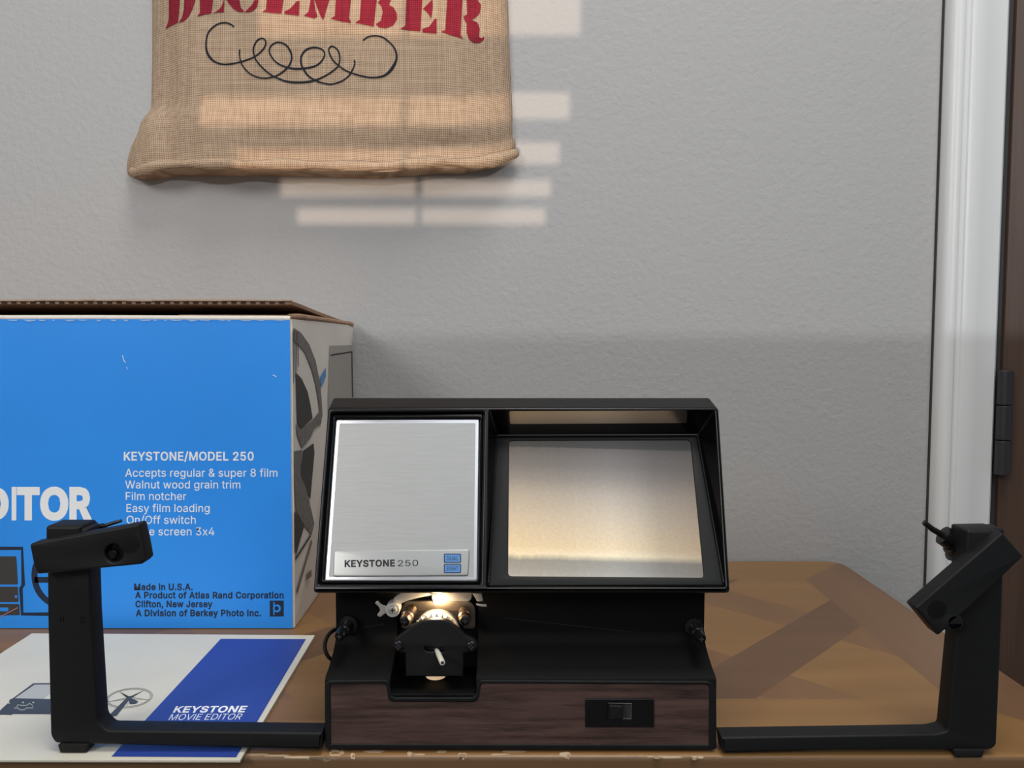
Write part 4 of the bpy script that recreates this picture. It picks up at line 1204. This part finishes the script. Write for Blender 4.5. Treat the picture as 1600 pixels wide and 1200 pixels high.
for (x0, y0, x1, y1, w_) in ((693.5, 865, 720.5, 879.5, 'DUAL'), (693.5, 881, 720.5, 895.5, 'EIGHT')):
    tg = fprint('size_tag', [rect(x0, y0, x1, y1, 2.0)], M['taginkblue'], plate, -.00131)
    fprint('size_tag_face', [rect(x0 + 1.5, y0 + 1.5, x1 - 1.5, y1 - 1.5, 1.0)], M['tagblue'], plate, -.00123)
    tt = text_px(w_, x0 + 4.6, y1 - 4.0, 6.4, width=x1 - x0 - 9.2, bold=0)
    fprint('size_tag_lettering', tt, M['taginkblue'], plate, -.00115, True)

# right bay: hood, slanting sides, dark surround and the lit screen
sb, st = edge_point(914, .3915), edge_point(683, .4370)
SN = Vector((0, -(st.z - sb.z), (st.y - sb.y)))
SCR = Plane(sb, SN)
pan = rounded([(777, 683), (1089, 681.5), (1131.5, 914), (763, 915)], 3)
ap = rounded([(795.5, 688), (1079, 687), (1100, 902.5), (794, 900)], 6)
bm = bmesh.new()
a = [FACE.hit(u, v, -.0010) for u, v in rounded([(763.5, 640.5), (1117.5, 640), (1134.5, 918), (759.5, 918)], 3)]
b = [SCR.hit(u, v, -.0002) for u, v in pan]
add_loft(bm, [a, b], cap=False)
bmesh.ops.recalc_face_normals(bm, faces=bm.faces)
from_bm('hood_lining', bm, M['black_gloss'], head, smooth=0)
slab('screen_surround', [pan, ap], SCR, .0014, M['bezel'], editor, bevel=.0003)
bm = bmesh.new()
add_tube(bm, [SCR.hit(776, 680.5, .0006), SCR.hit(930, 680, .0006), SCR.hit(1090, 679.5, .0006)], .0008, 10)
add_tube(bm, [SCR.hit(1090, 680, .0006), SCR.hit(1111, 797, .0006), SCR.hit(1131, 911, .0006)], .0006, 10)
add_tube(bm, [SCR.hit(776, 682, .0006), SCR.hit(763.5, 911, .0006)], .0006, 10)
from_bm('hood_seam', bm, M['black_smooth'], head)
# satin strip added under the hood to give the screen's reflection
c0, c1 = FACE.hit(800, 641.5, -.0012), SCR.hit(800, 682.5, 0)
CN = Vector((0, c0.z - c1.z, -(c0.y - c1.y)))
if CN.y > 0: CN = -CN
CEIL = Plane(c0, CN)
slab('added_hood_strip', [rounded([(795.5, 642.5), (1074, 641.5), (1073, 661), (797, 662.5)], 3)], CEIL, .0003, mat('added_satin_strip', (.30, .26, .22), .16, metal=.9), head, front=.0006, label='added satin strip mirroring the screen')
# the picture that the lamp throws on the ground glass
sm = bpy.data.materials.new('lit_ground_glass'); sm.use_nodes = True
nt = sm.node_tree; pbsdf = nt.nodes['Principled BSDF']; L_ = nt.links.new
tc = nt.nodes.new('ShaderNodeTexCoord'); sx = nt.nodes.new('ShaderNodeSeparateXYZ')
gx0, gx1 = SCR.hit(793, 900).x - editor.location.x, SCR.hit(1101, 903).x - editor.location.x
gz0, gz1 = SCR.hit(800, 902).z, SCR.hit(800, 686).z
gm = nt.nodes.new('ShaderNodeMapping')
gm.inputs['Scale'].default_value = (1 / (gx1 - gx0), 0, 1 / (gz1 - gz0))
gm.inputs['Location'].default_value = (-gx0 / (gx1 - gx0), 0, -gz0 / (gz1 - gz0))
L_(tc.outputs['Object'], gm.inputs[0])
L_(gm.outputs[0], sx.inputs[0])
nz = nt.nodes.new('ShaderNodeTexNoise'); nz.inputs['Scale'].default_value = 1.0; nz.inputs['Detail'].default_value = 2
mp = nt.nodes.new('ShaderNodeMapping'); mp.inputs['Scale'].default_value = (26, 2, 2.5)
L_(gm.outputs[0], mp.inputs[0]); L_(mp.outputs[0], nz.inputs['Vector'])
def mth(op, a, b=None, c=None):
    n = nt.nodes.new('ShaderNodeMath'); n.operation = op
    for i, x in enumerate((a, b, c)):
        if x is None: continue
        if isinstance(x, (int, float)): n.inputs[i].default_value = x
        else: L_(x, n.inputs[i])
    return n.outputs[0]
# v' = height - ragged lower edge, which also falls to the right
rag = mth('MULTIPLY', mth('SUBTRACT', nz.outputs['Fac'], .5), .06)
ragk = mth('MULTIPLY', rag, mth('MAXIMUM', mth('SUBTRACT', .62, sx.outputs['X']), .12))
vv = mth('ADD', mth('ADD', sx.outputs['Z'], ragk), mth('MULTIPLY', sx.outputs['X'], .038))
r_v = ramp(nt, [(0.0, (.52, .49, .43)), (.06, (.41, .38, .33)), (.118, (.37, .345, .29)), (.160, (1.08, .90, .60)), (.21, (.95, .74, .46)), (.42, (.72, .59, .43)), (.58, (.52, .44, .35)),
                (.70, (.30, .26, .225)), (.80, (.185, .163, .150)), (.937, (.135, .118, .110)), (.944, (.060, .056, .053)), (1.0, (.045, .043, .042))])
L_(vv, r_v.inputs[0])
r_u = ramp(nt, [(0.0, (1.06, 1.0, .90)), (.28, (.98, .96, .93)), (.55, (1.06, 1.09, 1.15)), (.68, (.88, .91, .96)), (.80, (.63, .63, .66)), (1.0, (.50, .47, .47))])
L_(sx.outputs['X'], r_u.inputs[0])
mm = nt.nodes.new('ShaderNodeMixRGB'); mm.blend_type = 'MULTIPLY'; mm.inputs[0].default_value = 1
L_(r_v.outputs[0], mm.inputs[1]); L_(r_u.outputs[0], mm.inputs[2])
g2 = nt.nodes.new('ShaderNodeTexNoise'); g2.inputs['Scale'].default_value = 45; g2.inputs['Detail'].default_value = 8; g2.inputs['Roughness'].default_value = .75
L_(gm.outputs[0], g2.inputs['Vector'])
gr = ramp(nt, [(.3, (.88, .88, .88)), (.7, (1.10, 1.10, 1.10))]); L_(g2.outputs['Fac'], gr.inputs[0])
m2 = nt.nodes.new('ShaderNodeMixRGB'); m2.blend_type = 'MULTIPLY'; m2.inputs[0].default_value = 1
L_(mm.outputs[0], m2.inputs[1]); L_(gr.outputs[0], m2.inputs[2])
L_(m2.outputs[0], pbsdf.inputs['Emission Color']); pbsdf.inputs['Emission Strength'].default_value = SCREEN_GAIN
pbsdf.inputs['Base Color'].default_value = (.03, .03, .03, 1); pbsdf.inputs['Roughness'].default_value = .4; pbsdf.inputs['Specular IOR Level'].default_value = .3
slab('viewing_screen', [rounded([(794, 686.5), (1080.5, 685.5), (1101.5, 904), (792.5, 901.5)], 5)], SCR, .0010, sm, editor, front=-.0009, label='warm glowing screen')

# ---- film gate under the head
gate = thing('film_gate', editor.location, None, None); del_keys = [k for k in ('label', 'category') if k in gate]
for k in del_keys: del gate[k]
gate.parent = editor; gate.location = (0, 0, 0)
def g_slab(name, cs, y, thick, m, bevel=0.0, par=None):
    return slab(name, cs, PY(y), thick, m, par or gate, bevel=bevel)
def Z6(pts): return [tuple([560 + p[0] / 6, 900 + p[1] / 6] + list(p[2:])) for p in pts]
g_slab('gate_plate', [rounded(Z6([(400, 500), (395, 300), (440, 235), (1050, 235), (1100, 300), (1100, 500)]), 7)], .4075, .0025, M['brass'], .0005)
g_slab('backing_block', [rounded(Z6([(300, 700), (300, 470), (1190, 470), (1190, 700), (1190, 950), (300, 950)]), 2)], .4110, .003, M['black'])
g_slab('gate_bar', [rounded(Z6([(325, 215, 4), (365, 175, 6), (405, 158, 4), (1060, 150, 3), (1060, 235, 6), (745, 240, 3), (690, 180, 4), (560, 205, 8), (450, 235, 6), (400, 262, 4), (360, 270, 6), (330, 250, 3)]), 4)], .3985, .0012, M['steel'], .0003)
# pointed film tooth
bm = bmesh.new()
add_loft(bm, [[P(*Z6([(q, v)])[0], yy) for q, yy in ((a_, .3966), (b_, .3966), (b_, .3984), (a_, .3984))]
              for a_, b_, v in ((690, 742, 150), (688, 738, 205), (700, 732, 232), (715, 723, 268))])
from_bm('film_tooth', bm, M['steel'], gate, bevel=.0001)
# winged release lever with its screw
lv = g_slab('release_lever', [rounded(Z6([(262, 345), (200, 388, 20), (172, 368, 20), (190, 345, 4), (205, 325, 3), (190, 285, 4), (150, 255, 20), (180, 230, 20), (215, 268, 5), (262, 285)]), 1.5)], .3970, .0009, M['steel'], .0002)
cx, cy = Z6([(322, 315)])[0]
bm = bmesh.new(); c = P(cx, cy, .3966)
add_cyl(bm, c + Vector((0, -.0010, 0)), c + Vector((0, .0060, 0)), 70 / 6 * c.y / FPX, 36, .0003)
from_bm('washer', bm, mat('pale_grey_washer', (.50, .50, .49), .45, metal=.2), gate)
def cross_screw(name, u, v, y, rpx, m, par, tall=.0012):
    c = P(u, v, y); r = rpx * c.y / FPX
    bm = bmesh.new()
    add_lathe(bm, c + Vector((0, .0002, 0)), c + Vector((0, -tall, 0)), [(0, r), (.45, r), (.8, r * .86), (1, r * .55)], 28)
    o = from_bm(name, bm, m, par)
    bm = bmesh.new()
    w = r * .13
    for dx, dz in ((r * .5, w), (w, r * .5)):
        add_box(bm, c.x - dx, c.x + dx, c.y - tall - .00008, c.y - tall + .0002, c.z - dz, c.z + dz)
    from_bm('cross_slot', bm, M['dark'], par)
    return o
cross_screw('screw', cx, cy, .3955, 7.2, M['steel'], gate)
# spring clip on the right
bm = bmesh.new()
def strip(pts, w0, y, th, m, name):
    return g_slab(name, [rounded(Z6(pts), 1.2)], y, th, m, .0002)
strip([(1065, 160), (1155, 165), (1168, 235), (1112, 240), (1095, 205)], 0, .3975, .0012, M['steel'], 'spring_clip')
strip([(1100, 258), (1150, 266), (1205, 270), (1200, 290), (1150, 286), (1108, 276)], 0, .3970, .0012, M['steel'], 'spring_clip')
# two guide posts with screws
for (ub, vb, ut, vt, m) in ((498, 318, 435, 425, M['copper']), (990, 335, 1000, 418, M['copper'])):
    a = P(*Z6([(ub, vb)])[0], .4060); b = P(*Z6([(ut, vt)])[0], .3920)
    d = (b - a).normalized()
    bm = bmesh.new()
    add_lathe(bm, a, b, [(0, .0030), (.45, .0029), (.5, .0033), (.62, .0034), (.66, .0029), (.92, .0030), (1, .0026)], 28)
    gp = from_bm('guide_post', bm, m, gate)
    bm = bmesh.new(); add_lathe(bm, b - d * .0002, b + d * .0010, [(0, .0025), (.6, .0024), (1, .0015)], 24); from_bm('screw', bm, M['black_smooth'], gate)
    bm = bmesh.new(); x_, y_ = frame_of(d)
    c = b + d * .00105
    for p, q in ((x_, y_), (y_, x_)):
        add_hull8(bm, [c + p * .0014 * i + q * .0003 * j + d * k for k in (-.0003, .0001) for i, j in ((-1, -1), (1, -1), (1, 1), (-1, 1))])
    from_bm('cross_slot', bm, M['dark'], gate)
# toothed sprocket
sc = P(*Z6([(728, 565)])[0], .3965); SR = 37.0 * .3965 / FPX
bm = bmesh.new()
add_lathe(bm, (sc.x, .3895, sc.z), (sc.x, .4035, sc.z), [(0, SR * .90), (.08, SR * .93), (.20, SR * .93), (.22, SR), (.52, SR), (.54, SR * .86), (.78, SR * .86), (.80, SR), (1, SR)], 64)
spk = from_bm('sprocket', bm, M['steel'], gate)
bm = bmesh.new()
for k in range(30):
    a = 2 * math.pi * k / 30 + .05
    d = Vector((math.cos(a), 0, math.sin(a)))
    p = Vector((sc.x, .3930, sc.z)) + d * SR * .98
    add_lathe(bm, p, p + d * SR * .15, [(0, .0009), (.6, .0006), (1, .0002)], 8)
from_bm('sprocket_teeth', bm, M['steel'], gate)
# black cover with slot, screws and crank pin
cov = rounded(Z6([(445, 945, 1), (438, 722, 1), (350, 716, 8), (322, 655, 10), (335, 598, 5), (458, 512, 2), (520, 462, 4), (600, 422, 8), (720, 408, 14), (830, 418, 8), (905, 475, 6), (1005, 565, 3), (1100, 615, 6), (1124, 660, 10), (1098, 706, 8), (985, 722, 1), (982, 945, 1)]), 3)
slot = rounded(Z6([(615, 690, 5), (625, 660, 5), (690, 668, 4), (790, 672, 5), (815, 690, 5), (808, 718, 5), (740, 712, 4), (640, 712, 5)]), 4)
cover = g_slab('gate_cover', [cov, slot], .3850, .0040, M['black'], .0006)
g_slab('slot_back', [rect(658, 1005, 702, 1024)], .3885, .0008, M['dark'], 0, gate)
cross_screw('screw', *Z6([(376, 655)])[0], .3850, 8.6, M['black_smooth'], gate)
cross_screw('screw', *Z6([(1060, 660)])[0], .3850, 8.6, M['black_smooth'], gate)
bm = bmesh.new()
pa, pb_ = P(*Z6([(735, 695)])[0], .3875), P(*Z6([(788, 815)])[0], .3700)
add_lathe(bm, pa, pb_, [(0, .00118), (.2, .00118), (.3, .00140), (.97, .00140), (1, .00118)], 20)
pin = from_bm('crank_pin', bm, mat('pale_crank_pin', (.80, .77, .66), .35, metal=.15), gate)
d = (pb_ - pa).normalized()
bm = bmesh.new(); add_cyl(bm, pb_ - d * .0001, pb_ + d * .00008, .0008, 14); from_bm('pin_end', bm, M['dark'], gate)
# block that carries the cover, and the lens below it
yb0 = .3890
bm = bmesh.new()
a, b = P(640, 968, .3945), P(722, 1050, .3945)
add_box(bm, a.x, b.x, .4035, .4150, b.z, a.z)
from_bm('gate_block', bm, M['black'], gate)
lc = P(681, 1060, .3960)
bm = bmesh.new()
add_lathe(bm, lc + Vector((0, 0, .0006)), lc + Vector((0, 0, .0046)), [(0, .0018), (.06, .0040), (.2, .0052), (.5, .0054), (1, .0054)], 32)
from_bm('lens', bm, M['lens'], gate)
# small lamp hidden under the edge of the head
bc = P(681, 918, .4030)
bm = bmesh.new(); bmesh.ops.create_uvsphere(bm, u_segments=20, v_segments=12, radius=.0020)
bmesh.ops.translate(bm, verts=bm.verts, vec=bc); from_bm('gate_bulb', bm, M['bulb'], gate)
ld = bpy.data.lights.new('gate_light', 'POINT'); ld.energy = LAMP_W; ld.color = (1.0, .70, .40); ld.shadow_soft_size = .0018
lo = bpy.data.objects.new('gate_light', ld); lo.location = P(681, 947.5, .3950); COL.objects.link(lo)

# ---- film guides at both ends of the wall
for (ub, vb, ut, vt) in ((547, 974, 530.5, 994), (1083, 977, 1095.5, 998)):
    a = P(ub, vb, WALLF); b = P(ut, vt, WALLF - .0185)
    d = (b - a).normalized()
    bm = bmesh.new()
    add_lathe(bm, a - d * .002, b, [(0, .0042), (.16, .0042), (.18, .0050), (.26, .0050), (.28, .0032), (.55, .0029), (.60, .0034), (.70, .0034), (.74, .0028), (.96, .0028), (1, .0024)], 28)
    fg = from_bm('film_guide', bm, M['black_smooth'], editor)
    bm = bmesh.new(); add_lathe(bm, b - d * .0001, b + d * .0009, [(0, .0024), (.6, .0023), (1, .0014)], 24); from_bm('screw', bm, M['black_gloss'], fg)
    x_, y_ = frame_of(d); c = b + d * .00095
    bm = bmesh.new()
    for p, q in ((x_, y_), (y_, x_)):
        add_hull8(bm, [c + p * .0012 * i + q * .0003 * j + d * k for k in (-.0003, .0001) for i, j in ((-1, -1), (1, -1), (1, 1), (-1, 1))])
    from_bm('cross_slot', bm, M['dark'], fg)

# ---- mains cord looping out at the left
bm = bmesh.new()
cp = [(540, 982, .440), (526, 983, .432), (516, 989, .426), (510, 998, .423), (507.5, 1010, .421), (510, 1021, .420), (516, 1029, .421), (526, 1034, .426), (540, 1036, .436)]
add_tube(bm, smooth_path([P(u, v, y) for u, v, y in cp], 6), .0011, 12)
from_bm('mains_cord', bm, M['rubber'], editor)

# ---- reel arms
def reel_arm(L_outline, front_y, depth, foot, cap_rect, blk, blk_y, blk_depth, hole, knob, strap_bar, dirx):
    arm = slab('reel_arm', [L_outline], PY(front_y), depth, M['black'], editor, bevel=.0011, bseg=2)
    # foot
    a, b = PY(front_y + .0006).hit(foot[0], foot[1]), PY(front_y + .0006).hit(foot[2], foot[3])
    zlo = foot[4]
    bm = bmesh.new()
    add_hull8(bm, [(a.x + .0006, front_y - .0008, zlo), (b.x - .0006, front_y - .0008, zlo), (b.x - .0006, front_y + .008, zlo), (a.x + .0006, front_y + .008, zlo),
                   (a.x - .0004, front_y - .0012, a.z), (b.x + .0004, front_y - .0012, a.z), (b.x + .0004, front_y + .009, a.z), (a.x - .0004, front_y + .009, a.z)])
    from_bm('foot', bm, M['rubber'], arm, bevel=.0006)
    # end block of the post
    slab('post_head', [cap_rect], PY(front_y - .001), depth + .004, M['black'], arm, bevel=.0016)
    # swivelling spindle block
    hc = circle(hole[0], hole[1], hole[2], hole[2], 28)
    sb_ = slab('spindle_block', [blk, hc], PY(blk_y), blk_depth, M['black'], arm, bevel=.0010)
    bm = bmesh.new()
    pc = PY(blk_y + .003).hit(hole[0], hole[1]); rh = hole[2] * blk_y / FPX
    x, z = pc.x, pc.z
    add_cyl(bm, (x, blk_y + .004, z), (x, blk_y + blk_depth - .0008, z), rh * 1.02, 28)
    from_bm('socket', bm, M['black_gloss'], arm)
    bm = bmesh.new()
    add_cyl(bm, (x - rh * .15, blk_y + .0022, z - rh * .1), (x - rh * .15, blk_y + .006, z - rh * .1), rh * .55, 20, .0004)
    from_bm('socket_pin', bm, M['black_smooth'], arm)
    # ribbed knob let into the block
    kc = PY(blk_y).hit(knob[0], knob[1]); rk = knob[2] * blk_y / FPX
    bm = bmesh.new()
    n = 22
    for k in range(n):
        f = -1 + 2 * (k + .5) / n
        h = math.sqrt(max(0, 1 - f * f)) * rk
        dx = Vector((math.cos(knob[3]), 0, math.sin(knob[3]))); dz = Vector((-math.sin(knob[3]), 0, math.cos(knob[3])))
        c0 = kc + dx * f * rk
        add_tube(bm, [c0 - dz * h + Vector((0, .0001, 0)), c0 + Vector((0, -.0002, 0)), c0 + dz * h + Vector((0, .0001, 0))], rk * .045, 6)
    from_bm('ribbed_knob', bm, M['black'], arm)
    return arm

AY = .3772
left_L = rounded([(73, 826, 4), (138, 826, 3), (142, 960, 1), (152.5, 1128, 6), (166, 1141.5, 5), (503, 1145.5, 1.5), (502, 1171.5, 2), (300, 1167, 1), (86, 1161.5, 5), (78.5, 1150, 6), (74, 960, 1)], 3)
la = reel_arm(left_L, AY, .0112, (94, 1161, 139, 1178.5, BK1 + .0002), rounded([(70.5, 822), (126, 822), (127, 850), (70.5, 850)], 5),
              rounded([(45.5, 850, 5), (216, 819, 4), (223, 850, 2), (227.5, 875, 2), (221, 882, 3), (58, 897.5, 4), (52, 882, 3)], 3), .3700, .0090,
              (177.5, 864.8, 14.6), (202.5, 849, 16, .35), None, 1)
la['label'] = 'left reel arm'
mk = [stroke([(125.5, 963.5), (128, 965.5), (125.5, 968)], .9), stroke([(132.5, 963.5), (130, 965.5), (132.5, 968)], .9),
      stroke([(125.5, 969.5), (128.5, 970), (126, 973.5)], .9), stroke([(132.5, 969.5), (130, 971), (132.5, 973.5)], .9),
      stroke([(94.5, 964), (94.5, 972)], .8), stroke([(99, 964), (99, 972)], .8)]
slab('moulded_mark', mk, PY(AY), .0004, M['black_darkened'], la, front=.00015, smooth=0)
right_L = rounded([(1511, 830, 3), (1570, 826, 4), (1566, 960, 1), (1557.5, 1165, 5), (1549, 1172, 5), (1300, 1172.5, 1), (1130, 1177.5, 2), (1127.5, 1152.5, 1.5), (1462, 1147.5, 5), (1481, 1143, 5), (1495, 996, 1)], 3)
ra = reel_arm(right_L, AY, .0112, (1489, 1169, 1534, 1184, -.0006), rounded([(1512, 829), (1566, 828), (1566, 882), (1509, 884)], 4),
              rounded([(1430, 950, 3), (1566.5, 832, 3), (1599.5, 870, 3), (1571, 897, 1), (1474, 987, 1), (1466, 993.5, 3)], 3), .3700, .0095,
              (1492.5, 973, 13.5), (1464.5, 952.5, 15.5, .75), None, -1)
ra['label'] = 'right reel arm'
# spindles that carry the reels point backwards from the blocks
def spindle(parent, pts, y0, y1, thick):
    bm = bmesh.new()
    n = len(pts)
    ps = [P(u, v, y0 + (y1 - y0) * k / (n - 1)) for k, (u, v, r) in enumerate(pts)]
    rings = []
    dtot = (ps[-1] - ps[0]).normalized()
    x, y = frame_of(dtot)
    for (u, v, r), c in zip(pts, ps):
        rr_ = r * c.y / FPX
        rings.append([c + (x * math.cos(k * math.pi / 12) + y * math.sin(k * math.pi / 12)) * rr_ for k in range(24)])
    add_loft(bm, rings)
    return from_bm('reel_spindle', bm, M['black_smooth'], parent)
spindle(ra, [(1500, 851, 30), (1498, 850, 30), (1497, 849, 24), (1489, 845, 22), (1488, 844.5, 17), (1473, 836, 15.5), (1472, 835.5, 5.0), (1457, 827, 4.6), (1443.5, 816, 4.2)], .3905, .3925, 0)
spindle(la, [(146, 828, 10), (152, 824, 10), (154, 823.5, 5), (163, 822, 5), (166, 821, 3), (176, 817.5, 3), (190, 813.5, 2.4)], .3905, .3925, 0)
